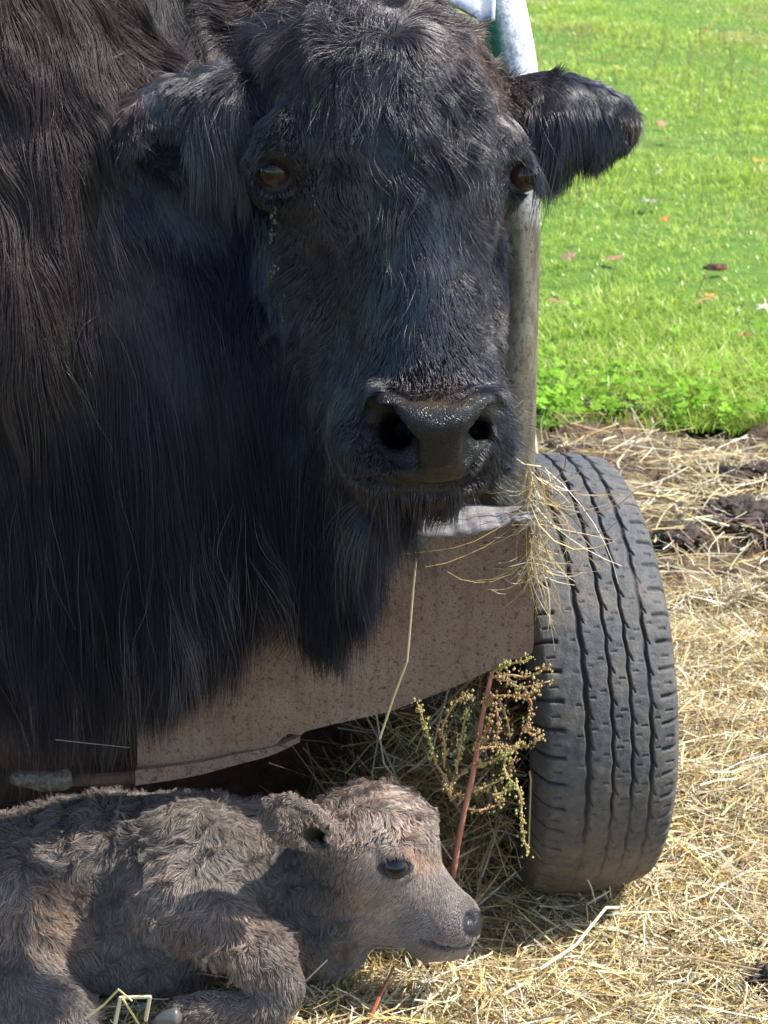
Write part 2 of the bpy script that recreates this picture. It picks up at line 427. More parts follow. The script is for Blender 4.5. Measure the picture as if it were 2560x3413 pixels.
def calf_bare(u, v, y):
    mk = np.clip(1.3 - np.sqrt(((u - 1578) / 32) ** 2 + ((v - 3076) / 42) ** 2), 0, .3) / .3
    mk = np.maximum(mk, np.clip(1.25 - np.sqrt(((u - 1318) / 54) ** 2 + ((v - 2887) / 33) ** 2), 0, .3) / .3 * (y < 2.42))
    return mk
b2 = calf_bare(u2, v2, V2[:, 1])
calf_fur = np.array([.15, .125, .11])
earin = np.clip(1.3 - np.sqrt(((u2 - 1034) / 62) ** 2 + ((v2 - 2770) / 44) ** 2), 0, 1) * (V2[:, 1] < 2.42)
base2 = calf_fur[None] * .55 * (1 - .45 * np.clip(earin * 2, 0, 1)[:, None]) * (1 - b2[:, None]) + b2[:, None] * np.array([[.018, .018, .022]])
calf_o = mesh_obj('calf', V2, Q2, M['calf_skin'], attrs={'tint': base2, 'bare': b2})
tag(calf_o, 'small greyish brown curly calf lying curled on the straw with its head to the right', 'calf')

# ------------------------------------------------------------------ coat of the cow
M['hoof'] = mat_new('hoof')[0]; hb = M['hoof'].node_tree.nodes['Principled BSDF']; hb.inputs['Base Color'].default_value = (.09, .085, .08, 1); hb.inputs['Roughness'].default_value = .3
for (u, v, Y, ln_) in ((578, 3392, 2.285, 62), (560, 3402, 2.31, 56)):
    Vv = []; F = []; kk = KP(v, Y)
    for i in range(12):
        t = i / 11; rr = (1 - .75 * t ** 2.2) * 40 * kk * (.35 + .65 * min(1, i / 2)); 
        for j in range(16):
            a = 2 * math.pi * j / 16; Vv.append((-(t - .3) * ln_ * 1.5 * kk, rr * math.cos(a) * .8, rr * math.sin(a) * (1 if math.sin(a) > 0 else .7) - .004 * t))
    for i in range(11):
        for j in range(16): F.append((i * 16 + j, i * 16 + (j + 1) % 16, (i + 1) * 16 + (j + 1) % 16, (i + 1) * 16 + j))
    F += [tuple(range(16))[::-1], tuple(176 + j for j in range(16))]
    o = mesh_obj('hoof', Vv, F, M['hoof'], calf_o); o.location = tuple(P(u, v, Y))
# guide rows: photo u, v, comb du, dv, length m, lift, gravity, brown, wave
GC = [
 (1270, 30, -.1, -.6, .045, .7, .1, .5, .5), (700, 130, -1, .5, .06, .4, .3, .3, .3), (820, 60, -.9, -.3, .055, .6, .1, .4, .4), (800, 220, -.8, .6, .05, .4, .3, .1, .3),
 (1050, 90, -.6, .4, .06, .6, .3, .4, .7), (1050, 230, -.5, .9, .05, .5, .3, .2, .5), (1450, 70, .4, .4, .035, .4, .3, .5, .7), (1600, 150, .7, .4, .028, .35, .3, .8, .6), (1700, 270, .7, .7, .028, .35, .3, .8, .5),
 (1250, 200, -.1, 1, .06, .6, .3, .1, .7), (1480, 250, .2, 1, .06, .5, .4, .3, .6), (1250, 350, 0, 1, .06, .5, .4, 0, .5), (1500, 420, .1, 1, .055, .45, .4, .2, .5), (1650, 420, .4, 1, .035, .35, .3, .3, .4),
 (920, 330, -.3, 1, .035, .3, .2, .1, .3), (1050, 420, -.2, .9, .03, .35, .2, .1, .4), (960, 440, -.3, .8, .010, .15, .1, .1, .2), (915, 490, -.3, .5, .004, .1, 0, .1, .1), (850, 560, -.5, .8, .006, .1, 0, .1, .1), (915, 650, .2, .8, .004, .1, 0, .1, .1), (1000, 570, .6, .5, .007, .12, 0, .4, .2), (1720, 480, .3, .8, .012, .2, 0, .2, .2), (1770, 560, .6, .3, .006, .2, 0, 0, .2), (1340, 520, 0, 1, .055, .45, .4, 0, .5), (1330, 700, -.05, 1, .048, .28, .4, 0, .45), (1450, 750, .1, 1, .040, .22, .4, 0, .4),
 (1120, 560, .2, .9, .014, .2, .1, .4, .3), (1110, 700, .5, .8, .014, .2, .1, .3, .3), (980, 720, -.7, .7, .012, .15, .1, .3, .3), (1050, 900, -.8, .6, .016, .15, .1, .2, .3), (1220, 850, -.4, 1, .018, .1, .2, 0, .2), (1150, 1000, -.6, .9, .020, .06, .1, .15, .15), (1280, 1000, -.25, 1, .026, .07, .1, 0, .15),
 (1400, 950, .0, 1, .036, .10, .3, 0, .35), (1560, 900, .2, 1, .020, .15, .2, .2, .3), (1650, 750, .5, .9, .016, .5, .1, .4, .4), (1640, 1100, .6, .9, .014, .5, .1, .3, .3), (1385, 1120, 0, 1, .028, .07, .2, 0, .25), (1230, 1150, -.4, 1, .022, .07, .1, 0, .15), (1550, 1150, .2, 1, .020, .08, .1, .1, .15),
 (1020, 1150, -.7, .8, .022, .25, .3, .5, .5), (900, 1050, -.4, 1, .035, .2, .4, .1, .3), (1420, 1230, .0, 1, .012, .12, .1, .1, .2), (1150, 1330, -.6, .8, .022, .2, .3, 0, .25), (1130, 1500, -.5, 1, .02, .25, .4, 0, .3),
 (1440, 1310, .0, .5, .005, .3, 0, .5, .1), (1700, 1350, .8, .6, .020, .6, .1, .1, .2), (1700, 1520, .8, .6, .022, .6, .1, .1, .3), (1300, 1570, -.1, 1, .005, .2, .1, .2, .1), (1560, 1560, .1, 1, .006, .2, .1, .2, .1), (1250, 1600, -.3, 1, .004, .2, .1, .4, .1), (1350, 1620, 0, 1, .003, .2, .1, .6, .1), (1450, 1620, 0, 1, .003, .2, .1, .6, .1), (1550, 1605, .2, 1, .004, .2, .1, .4, .1), (1230, 1500, -.3, 1, .006, .15, 0, 0, .1), (1200, 1420, -.5, 1, .010, .15, 0, 0, .1),
 (1400, 1690, -.2, 1, .075, .12, .8, 0, .15), (1300, 1680, -.2, 1, .12, .12, .9, 0, .15), (1150, 1950, .05, 1, .10, .12, .9, 0, .15), (1540, 1680, .0, 1, .045, .25, .7, 0, .3), (1250, 1700, -.05, 1, .14, .15, .8, 0, .15), (1100, 1700, .12, 1, .16, .15, .8, 0, .1),
 (960, 1300, -.1, 1, .09, .15, .6, 0, .15), (920, 1600, .02, 1, .15, .12, .8, 0, .12), (860, 800, -.1, 1, .05, .15, .5, 0, .2), (850, 620, -.1, 1, .010, .15, .5, 0, .2), (860, 480, -.2, 1, .012, .15, .3, 0, .2), (850, 720, -.1, 1, .018, .15, .5, 0, .2),
 (600, 1200, .03, 1, .12, .12, .8, .1, .15), (300, 1500, .03, 1, .16, .12, .8, .05, .15), (800, 1850, .05, 1, .15, .12, .9, 0, .15), (450, 2000, .05, 1, .17, .12, .9, 0, .15), (100, 2000, 0, 1, .19, .12, .9, 0, .15), (1000, 1900, .05, 1, .13, .12, .9, 0, .15),
 (-200, 1500, 0, 1, .16, .2, .7, .1, .2), (80, 300, .05, 1, .10, .3, .5, .9, .5), (320, 450, .2, 1, .09, .3, .5, .9, .5), (330, 100, .2, .8, .08, .4, .4, 1, .5), (60, 900, .12, 1, .14, .25, .6, .6, .35), (250, 800, .1, 1, .10, .2, .6, .5, .3), (600, 60, .1, .8, .07, .3, .5, .3, .3),
]
GE_L = [(760, 260, -.5, .3, .05, .3, .3, .1, .25), (600, 250, -.9, -.05, .034, .4, .1, .2, .35), (440, 310, -.9, .4, .028, .4, .1, .6, .4), (700, 400, .16, 1, .10, .2, .7, 0, .12), (760, 560, .1, 1, .055, .2, .7, 0, .12),
 (560, 330, -.35, .8, .028, .2, .3, 0, .2), (560, 420, -.1, 1, .014, .2, .3, 0, .3), (430, 440, -.4, 1, .024, .3, .3, .5, .4), (540, 500, -.1, 1, .005, .3, .2, 0, .4), (480, 590, .2, 1, .042, .25, .6, 0, .3), (620, 600, .35, 1, .05, .2, .7, 0, .2), (820, 400, .05, 1, .045, .2, .6, 0, .15)]
GE_R = [(1780, 290, .4, .6, .028, .2, .3, .4, .3), (1870, 255, .5, .4, .022, .25, .1, .1, .3), (1980, 265, .7, .1, .020, .35, .1, .1, .3), (1850, 400, .1, 1, .07, .2, .6, 0, .15), (1980, 400, .3, 1, .042, .2, .5, 0, .2), (1850, 510, 0, 1, .060, .2, .8, 0, .2), (1980, 500, .1, 1, .032, .25, .7, 0, .3), (2110, 330, .6, .4, .018, .5, .1, .1, .3), (2120, 430, .4, .6, .016, .5, .3, .9, .3), (2060, 470, .2, 1, .018, .3, .5, .1, .3), (1760, 450, .1, 1, .06, .2, .5, 0, .2)]
def guide_vals(u, v, y):
    g = interp(GC, u, v)
    eL = (u > 340) & (u < 815) & (v > 180) & (v < 760) & (y < 2.345); eR = (u > 1745) & (v < 720)
    if eL.any(): g[eL] = interp(GE_L, u[eL], v[eL])
    if eR.any(): g[eR] = interp(GE_R, u[eR], v[eR])
    return g
def view_dot(p, nrm):
    d = np.array([0, 0, CAMZ]) - p; d /= np.linalg.norm(d, axis=1)[:, None]; return (d * nrm).sum(1)
def coat(name, body, Vv, F, count, dens, gv, bare_fn, parent, mat, r0, base_c, brown_c, seed, n=9, clump=9, clump_w=.6, jit=.12, lenk=1., wavek=45., front=True, r1_=.00008, thick=.004, wave_k=1., vary=.35):
    p = scatter(Vv, F, count, dens, seed); nrm = body.grad(p); r = np.random.default_rng(seed + 5)
    k = np.ones(len(p), bool)
    if front: k &= view_dot(p, nrm) > -.35
    u, v = pix(p); k &= r.uniform(size=len(p)) > bare_fn(u, v, p[:, 1]) * 1.5
    p, nrm, u, v = p[k], nrm[k], u[k], v[k]; g = gv(u, v, p[:, 1])
    d0 = np.stack([g[:, 0], -.12 * g[:, 1], -g[:, 1]], -1) + .35 * np.stack([noise3(p, 14, seed + i) for i in range(3)], -1) * g[:, 6:7]
    ln = g[:, 2] * lenk * r.uniform(.55, 1.15, len(p)) * (1 + .2 * noise3(p, 25, seed + 9))
    S = np.empty((len(p), n, 3)); wv = g[:, 6] * wave_k
    order = np.argsort(wv); groups = np.array_split(order, 3)
    for gi in groups:
        if len(gi): S[gi] = strands(body, p[gi], nrm[gi], d0[gi], ln[gi], g[gi, 3] * r.uniform(.6, 1.4, len(gi)), n, g[gi, 4], clump, clump_w, float(wv[gi].mean()), wavek, jit, thick, True, seed + 3)
    br = np.clip(g[:, 5] * (1 + .4 * noise3(p, 8, seed + 7)) + .06 * noise3(p, 8, seed + 8) + .05 * r.normal(size=len(p)), 0, 1)[:, None]
    tint = (np.array(base_c) * (1 - br) + np.array(brown_c) * br) * (1 + .22 * noise3(p, 16, seed + 15) + .12 * noise3(p, 48, seed + 16))[:, None] * np.exp(r.normal(0, vary, (len(p), 1)))
    if name in ('coat', 'face_coat'): tint = tint * (1 + .35 * np.clip((u - 1150) / 80, 0, 1))[:, None]  # sunlight on the calf's head put into a paler tint
    if name == 'coat': tint = tint * (1 - .5 * np.clip(1.5 - np.sqrt(((u - 1040) / 150) ** 2 + ((v - 3020) / 200) ** 2), 0, 1) * (p[:, 1] < 2.5))[:, None]  # shade of head and ear put into darker neck fur
    return curves_obj(name, S, r0 * r.uniform(.7, 1.2, len(p)), r1_, tint, mat, parent), S
BLK = (.013, .017, .029); BLK_SHADE = (.005, .008, .0165); BRN = (.085, .050, .038)  # both blacks carry the sky's blue sheen; neck and chest black darkened for shade
ZN = lambda u, v: (u > -500) & (u < 2300) & (v > -500)
hol = lambda u, v, a, b_, ra, rb: ((u - a) / ra) ** 2 + ((v - b_) / rb) ** 2 > 1
head_d = lambda c: (lambda u, v: (ZN(u, v) & ((u > 850 + np.clip((v - 900) * .5, 0, 240)) & (v < 1670) & (c[:, 1] < 2.40) | (v < 330) & (u > 700)) | ((u > 340) & (u < 850) & (v > 180) & (v < 760) & (c[:, 1] < 2.345)) | (u > 1745)) * 1. * hol(u, v, 552, 510, 112, 56))(*pix(c))
body_d = lambda c: (lambda u, v: ZN(u, v) * (1 - head_d(c) * .9) * (c[:, 1] < 2.62))(*pix(c))
rest_d = lambda c: (lambda u, v: 1. * ((u < -450) | (v < -480) | (c[:, 1] > 2.5)))(*pix(c))
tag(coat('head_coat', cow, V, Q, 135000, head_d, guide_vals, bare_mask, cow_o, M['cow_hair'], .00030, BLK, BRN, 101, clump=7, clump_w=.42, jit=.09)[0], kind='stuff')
tag(coat('body_coat', cow, V, Q, 150000, body_d, guide_vals, bare_mask, cow_o, M['cow_body_hair'], .00028, BLK_SHADE, (.050, .033, .027), 202, n=12, clump=26, clump_w=.5, wavek=28.)[0], kind='stuff')
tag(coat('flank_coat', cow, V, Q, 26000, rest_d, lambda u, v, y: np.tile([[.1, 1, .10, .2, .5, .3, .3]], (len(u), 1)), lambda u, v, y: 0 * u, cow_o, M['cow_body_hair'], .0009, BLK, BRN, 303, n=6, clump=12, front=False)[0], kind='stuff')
# extra cover on the ears and hanging locks under the chest
ear_d = lambda c: (lambda u, v: 1. * hol(u, v, 552, 510, 112, 56) * (((u > 340) & (u < 830) & (v > 180) & (v < 700) & (c[:, 1] < 2.345)) | ((u > 1760) & (v < 720))))(*pix(c))
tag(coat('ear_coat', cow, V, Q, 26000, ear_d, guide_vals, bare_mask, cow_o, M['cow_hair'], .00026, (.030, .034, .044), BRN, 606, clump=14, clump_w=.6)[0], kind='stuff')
lock_d = lambda c: (lambda u, v: 1. * (u > -250) * (u < 1250) * (v > 1650) * (c[:, 1] < 2.45))(*pix(c))
lock_v = lambda u, v, y: np.stack([.04 + 0 * u, 1 + 0 * u, np.interp(u, [-100, 300, 700, 1000, 1200], [.20, .185, .155, .13, .105]) * (1 + .25 * np.sin(u * .031) * np.sin(u * .013 + 1)) , .1 + 0 * u, .9 + 0 * u, .05 + 0 * u, .25 + 0 * u], -1)
tag(coat('chest_locks', cow, V, Q, 22000, lock_d, lock_v, bare_mask, cow_o, M['cow_body_hair'], .00034, BLK_SHADE, BRN, 707, n=14, clump=70, clump_w=.8, wavek=22.)[0], kind='stuff')
fr_v = lambda u, v, y: lock_v(u, v, y) * np.array([1, 1, 1.12, 2.5, 1, 1, 2.2]) + np.array([.05, 0, 0, 0, 0, .2, 0])
tag(coat('fringe_hairs', cow, V, Q, 2400, lock_d, fr_v, bare_mask, cow_o, M['cow_hair'], .00016, (.05, .05, .062), (.10, .065, .05), 808, n=14, clump=None, jit=.22, wavek=34.)[0], kind='stuff')  # silvery light on the hair ends put into a paler tint
# fly-away hairs, their lit glint put into a paler tint
tag(coat('stray_hairs', cow, V, Q, 7000, lambda c: head_d(c) + .04 * body_d(c), lambda u, v, y: guide_vals(u, v, y) * np.array([1, 1, 1.25, 2.2, 1, 1, 1.5]), bare_mask, cow_o, M['cow_hair'], .00022, (.05, .045, .04), (.10, .06, .04), 404, clump=None, jit=.3)[0], kind='stuff')

# whiskers, lashes
def loose(name, pts, dirs, lens, rad, col, parent, mat, seed, n=8, droop=.3, spread_=.25):
    r = np.random.default_rng(seed); p = np.array(pts); d = np.array(dirs, float) + r.normal(size=(len(p), 3)) * spread_; d /= np.linalg.norm(d, axis=1)[:, None]
    S = np.zeros((len(p), n, 3)); S[:, 0] = p; q = p.copy(); st = np.array(lens)[:, None] / (n - 1); bend = r.normal(size=(len(p), 3)) * .12
    for k_ in range(1, n): d = d + np.array([0, 0, -droop / n]) + bend / n * 2; d /= np.linalg.norm(d, axis=1)[:, None]; q = q + d * st; S[:, k_] = q
    return tag(curves_obj(name, S, np.full(len(p), rad), rad * .3, np.tile([col], (len(p), 1)), mat, parent), kind='stuff')
r3 = np.random.default_rng(5)
wp = []; wd_ = []; wl = []
for i in range(170):   # far side of the muzzle
    t = r3.uniform(); wp.append(P(1655 + 30 * math.sin(t * 3.1) + r3.normal(0, 14), 1280 + 380 * t, 2.15 + r3.uniform(0, .05))); wd_.append((.9, -.2, -.1 - .5 * t)); wl.append(r3.uniform(.018, .05))
for i in range(150):   # chin
    t = r3.uniform(); wp.append(P(1320 + 260 * t, 1640 + r3.normal(0, 10), 2.11 + r3.uniform(0, .06))); wd_.append((.2 * (t - .3), -.4, -1)); wl.append(r3.uniform(.015, .04))
for i in range(26):
    wp.append(P(1380 + 130 * r3.uniform(), 1330 + 50 * r3.uniform(), 2.07)); wd_.append((r3.normal(0, .4), -.7, .1)); wl.append(r3.uniform(.006, .016))
loose('whiskers', wp, wd_, wl, .00022, (.05, .045, .04), cow_o, M['cow_hair'], 6)
def eye_mat(name, iris, outer, pupil=(.004, .004, .005), axis='X'):
    m, nt, b = mat_new(name); tc = N(nt, 'ShaderNodeTexCoord'); sx = N(nt, 'ShaderNodeSeparateXYZ'); L(nt, tc.outputs['Object'], sx.inputs[0])
    def rad(ax, az):
        mp = N(nt, 'ShaderNodeVectorMath', operation='MULTIPLY'); mp.inputs[1].default_value = (ax, 0, az); L(nt, tc.outputs['Object'], mp.inputs[0])
        ln = N(nt, 'ShaderNodeVectorMath', operation='LENGTH'); L(nt, mp.outputs[0], ln.inputs[0]); return ln.outputs['Value']
    n = tex(nt, 180, 4); c = ramp(nt, rad(75, 75), [(.0, iris), (.86, tuple(x * .7 for x in iris)), (.93, (.01, .006, .005)), (1., outer)])
    pu_ = ramp(nt, rad(85, 190), [(.80, (1, 1, 1)), (1.0, (0, 0, 0))])
    c2 = mixc(nt, pu_.outputs[0], mixc(nt, .5, c.outputs[0], n.outputs['Color'], 'SOFT_LIGHT'), pupil)
    L(nt, c2, b.inputs['Base Color']); b.inputs['Roughness'].default_value = .06; b.inputs['Specular IOR Level'].default_value = .32; return m
def eyeball(u, v, Y, r_, mat, parent, rz, rx=-12):
    Vv = []; F = []; a, b_ = 32, 20
    for i in range(b_ + 1):
        ph = math.pi * i / b_
        for j in range(a): th_ = 2 * math.pi * j / a; Vv.append((r_ * math.sin(ph) * math.cos(th_), -r_ * math.cos(ph) * (1.04 if i < 6 else 1), r_ * math.sin(ph) * math.sin(th_)))
    for i in range(b_):
        for j in range(a): F.append((i * a + j, (i + 1) * a + j, (i + 1) * a + (j + 1) % a, i * a + (j + 1) % a))
    o = mesh_obj('eye', Vv, F, mat, parent); o.location = tuple(P(u, v, Y)); o.rotation_euler = (R(rx), 0, R(rz)); return o
M['cow_eye'] = eye_mat('cow_eye', (.020, .011, .008), (.040, .017, .013), (.006, .005, .005))
M['calf_eye'] = eye_mat('calf_eye', (.012, .014, .024), (.03, .026, .028)); M['calf_eye'].node_tree.nodes['Principled BSDF'].inputs['Roughness'].default_value = .14; M['calf_eye'].node_tree.nodes['Principled BSDF'].inputs['Specular IOR Level'].default_value = .4
e1 = eyeball(917, 570, 2.229, .0225, M['cow_eye'], cow_o, -28)
e2 = eyeball(1738, 582, 2.278, .0205, M['cow_eye'], cow_o, 40)
e3 = eyeball(1316, 2884, 2.366, .0192, M['calf_eye'], calf_o, 8, -8)
lp = [P(855 + 70 * t, 545 - 45 * math.sin(t * 1.9), 2.212) for t in r3.uniform(size=110)]; loose('eyelashes', lp, [(-.55, -.55, -.55)] * len(lp), r3.uniform(.012, .024, len(lp)), .00022, (.03, .035, .05), cow_o, M['cow_hair'], 8, droop=.5, spread_=.12)
lp = [P(1730 + 45 * t, 535 + 8 * math.sin(t * 3), 2.262) for t in r3.uniform(size=80)]; loose('eyelashes', lp, [(.8, -.4, -.45)] * len(lp), r3.uniform(.010, .020, len(lp)), .00022, (.04, .04, .05), cow_o, M['cow_hair'], 9, droop=.5, spread_=.12)
lp = [P(1275 + 80 * t, 2862 - 14 * math.sin(t * 3.1), 2.352) for t in r3.uniform(size=70)]; loose('eyelashes', lp, [(.5, -.7, -.25)] * len(lp), r3.uniform(.005, .010, len(lp)), .00018, (.12, .10, .09), calf_o, M['calf_hair'], 10, droop=.5, spread_=.15)
# dried crust below the near eye
mb = MB(); r = random.Random(3)
for (u, v, s_) in [(915, 722, 12), (918, 740, 10), (910, 780, 11), (905, 800, 10), (922, 705, 7), (918, 890, 10), (912, 912, 9), (930, 860, 6), (945, 980, 6), (935, 1010, 5), (940, 1060, 6), (1045, 655, 6), (1050, 680, 7)]:
    c0, g0 = cow.look(np.array([P(u, v, 2.26)])); q = P(u, v, 2.30)
    for _ in range(60):
        if cow.eval(q[None])[0] < .004: break
        q = q
        break
    # walk along the sight line to the coat
    Ys = np.linspace(2.05, 2.5, 200); pts = P(np.full(200, float(u)), np.full(200, float(v)), Ys); ds = cow.eval(pts); hit = np.argmax(ds < .0075); q = pts[hit]; kk = KP(v, q[1]) * s_
    for _ in range(4):
        o_ = np.array([r.gauss(0, .5), 0, r.gauss(0, .8)]) * kk; ang = r.uniform(0, 3)
        ring = [(q + o_ + kk * .55 * np.array([math.cos(a_ + ang), .3 * math.sin(a_ * 2), 1.2 * math.sin(a_ + ang)]) * r.uniform(.5, 1)) for a_ in np.linspace(0, 6.28, 7)[:-1]]
        mb.add(ring + [q + o_ + np.array([0, -.0012, 0])] , [(i, (i + 1) % 6, 6) for i in range(6)])
M['crust'] = vm = mat_new('dried_crust')[0]; vm.node_tree.nodes['Principled BSDF'].inputs['Base Color'].default_value = (.17, .13, .09, 1); vm.node_tree.nodes['Principled BSDF'].inputs['Roughness'].default_value = .8
tag(mb.build('dried_crust', M['crust'], cow_o, False), kind='stuff')

# ------------------------------------------------------------------ coat of the calf
GV = [ # u v du dv len lift grav warm wave
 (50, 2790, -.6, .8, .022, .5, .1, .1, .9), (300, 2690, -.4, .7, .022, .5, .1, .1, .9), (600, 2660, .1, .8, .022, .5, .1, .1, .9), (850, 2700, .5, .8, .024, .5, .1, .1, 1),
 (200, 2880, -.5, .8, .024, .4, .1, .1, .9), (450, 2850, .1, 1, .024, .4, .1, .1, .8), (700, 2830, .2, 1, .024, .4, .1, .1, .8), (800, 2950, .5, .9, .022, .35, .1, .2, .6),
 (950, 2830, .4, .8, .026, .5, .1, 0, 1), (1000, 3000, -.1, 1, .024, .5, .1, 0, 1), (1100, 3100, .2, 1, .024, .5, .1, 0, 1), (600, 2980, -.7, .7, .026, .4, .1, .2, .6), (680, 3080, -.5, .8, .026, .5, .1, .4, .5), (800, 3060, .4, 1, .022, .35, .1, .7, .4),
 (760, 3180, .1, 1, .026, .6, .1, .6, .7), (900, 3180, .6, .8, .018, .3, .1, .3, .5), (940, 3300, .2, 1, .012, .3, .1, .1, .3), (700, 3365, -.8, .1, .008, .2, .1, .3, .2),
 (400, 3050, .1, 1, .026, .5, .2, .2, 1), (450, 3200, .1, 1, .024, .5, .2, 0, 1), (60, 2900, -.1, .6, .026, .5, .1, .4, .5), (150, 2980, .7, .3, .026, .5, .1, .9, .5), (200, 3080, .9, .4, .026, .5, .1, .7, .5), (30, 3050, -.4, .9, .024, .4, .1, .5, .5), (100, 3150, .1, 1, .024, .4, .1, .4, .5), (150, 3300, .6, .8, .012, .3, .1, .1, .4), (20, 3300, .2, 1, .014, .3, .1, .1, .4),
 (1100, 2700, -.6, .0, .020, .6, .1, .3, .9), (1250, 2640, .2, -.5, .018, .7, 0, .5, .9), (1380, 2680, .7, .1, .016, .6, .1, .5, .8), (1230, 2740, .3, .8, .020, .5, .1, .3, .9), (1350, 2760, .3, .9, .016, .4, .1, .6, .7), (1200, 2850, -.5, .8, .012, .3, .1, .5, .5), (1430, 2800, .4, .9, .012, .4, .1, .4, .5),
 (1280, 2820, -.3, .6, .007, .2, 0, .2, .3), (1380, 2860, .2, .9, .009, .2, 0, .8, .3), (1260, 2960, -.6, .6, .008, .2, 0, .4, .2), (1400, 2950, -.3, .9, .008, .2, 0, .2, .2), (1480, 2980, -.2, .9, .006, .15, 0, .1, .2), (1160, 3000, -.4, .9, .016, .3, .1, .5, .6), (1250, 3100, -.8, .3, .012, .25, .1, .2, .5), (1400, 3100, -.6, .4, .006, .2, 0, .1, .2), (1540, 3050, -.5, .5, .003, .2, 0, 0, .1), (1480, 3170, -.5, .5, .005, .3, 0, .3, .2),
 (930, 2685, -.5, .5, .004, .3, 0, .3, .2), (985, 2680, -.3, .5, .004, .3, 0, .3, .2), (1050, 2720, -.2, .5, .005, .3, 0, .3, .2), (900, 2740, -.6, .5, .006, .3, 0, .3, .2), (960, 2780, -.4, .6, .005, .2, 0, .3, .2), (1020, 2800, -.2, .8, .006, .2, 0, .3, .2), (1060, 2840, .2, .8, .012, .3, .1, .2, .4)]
def gcalf(u, v, y):
    g = interp(GV, u, v, 2.6) * np.array([1, 1, .8, .8, 1, 1, 1])
    e = (u > 850) & (u < 1105) & (v > 2640) & (v < 2840) & (y < 2.372); g[e, 2] = np.minimum(g[e, 2], .0055); g[e, 3] = .12; g[e, 6] = .15; return g
GB = (.168, .150, .137); GW = (.34, .22, .15)  # GW puts warm sunlit patches of legs and brow into the fur tint
calf_d = lambda c: (lambda u, v: (c[:, 2] > .0) * (1 + 1.2 * (u > 1050)) * hol(u, v, 1042, 2775, 44, 24))(*pix(c))
face_w = lambda u, v: np.clip((u - 1150) / 60, 0, 1) * np.clip((v - 2800) / 40, 0, 1)
cd1 = lambda c: calf_d(c) * (1 - face_w(*pix(c))); cd2 = lambda c: calf_d(c) * face_w(*pix(c))
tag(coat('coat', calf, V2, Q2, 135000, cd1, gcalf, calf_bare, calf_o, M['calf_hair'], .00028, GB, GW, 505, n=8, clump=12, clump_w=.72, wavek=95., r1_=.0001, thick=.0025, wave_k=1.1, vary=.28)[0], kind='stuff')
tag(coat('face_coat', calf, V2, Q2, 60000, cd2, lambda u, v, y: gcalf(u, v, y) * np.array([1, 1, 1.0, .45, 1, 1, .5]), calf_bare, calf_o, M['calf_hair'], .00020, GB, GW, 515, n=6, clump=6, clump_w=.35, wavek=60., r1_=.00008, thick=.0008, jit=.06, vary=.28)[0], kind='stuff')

# ------------------------------------------------------------------ ground, mud
def flat_mat(name, stops, scale, rough=.9, detail=8, bs=.6, bd=.01, spec=.2, stretch=None):
    m, nt, b = mat_new(name); n = tex(nt, scale, detail, .65, stretch=stretch)
    L(nt, ramp(nt, n.outputs[0], stops).outputs[0], b.inputs['Base Color'])
    b.inputs['Roughness'].default_value = rough; b.inputs['Specular IOR Level'].default_value = spec
    L(nt, bump(nt, n.outputs[0], bs, bd), b.inputs['Normal']); return m
M['soil'] = flat_mat('soil', [(.34, (.030, .019, .013)), (.5, (.085, .058, .038)), (.66, (.19, .14, .085))], 16, bs=.9, bd=.02)
M['turf'] = flat_mat('turf', [(.3, (.05, .10, .012)), (.6, (.09, .17, .02))], 14)
M['mud'] = flat_mat('mud', [(.3, (.02, .014, .011)), (.7, (.075, .052, .038))], 40, .75, spec=.4, bs=.9)
def height(x, y):
    p = np.stack([x, y, 0 * x], -1)
    return .012 * noise3(p, 5.0, 3) + .006 * noise3(p, 23., 4)
def sheet(name, x0, x1, y0, y1, st, mat, z=0., kind='structure', hf=height):
    xs = np.arange(x0, x1 + st / 2, st); ys = np.arange(y0, y1 + st / 2, st); X, Y = np.meshgrid(xs, ys, indexing='ij')
    x, y = X.ravel(), Y.ravel(); Z = hf(x, y) + z; n, m = len(xs), len(ys)
    i = (np.arange(n - 1)[:, None] * m + np.arange(m - 1)[None]).ravel()
    o = mesh_obj(name, np.stack([x, y, Z], -1), np.stack([i, i + m, i + m + 1, i + 1], -1), mat)
    return tag(o, kind=kind)
EDGE = 4.93
def edge(x): return EDGE + .10 * np.sin(x * 3.1 + .5) + .06 * np.sin(x * 9.7)
def hmud(x, y):
    p = np.stack([x, y, 0 * x], -1)
    return height(x, y) + np.clip(y - 3.4, 0, .6) * .085 * np.clip(noise3(p, 11., 9) + noise3(p, 27., 12) * .6, -.3, 2)
sheet('farmyard_soil', -3.5, 3.5, -1.5, 5.15, .035, M['soil'], hf=hmud)
sheet('pasture_ground', -3.5, 6.0, 5.0, 16.0, .1, M['turf'], .012)
mb = MB()
mb.add([(-150, -150, -.06), (150, -150, -.06), (150, 250, -.06), (-150, 250, -.06)], [(0, 1, 2, 3)])
tag(mb.build('field', M['turf'], smooth=False), kind='structure')

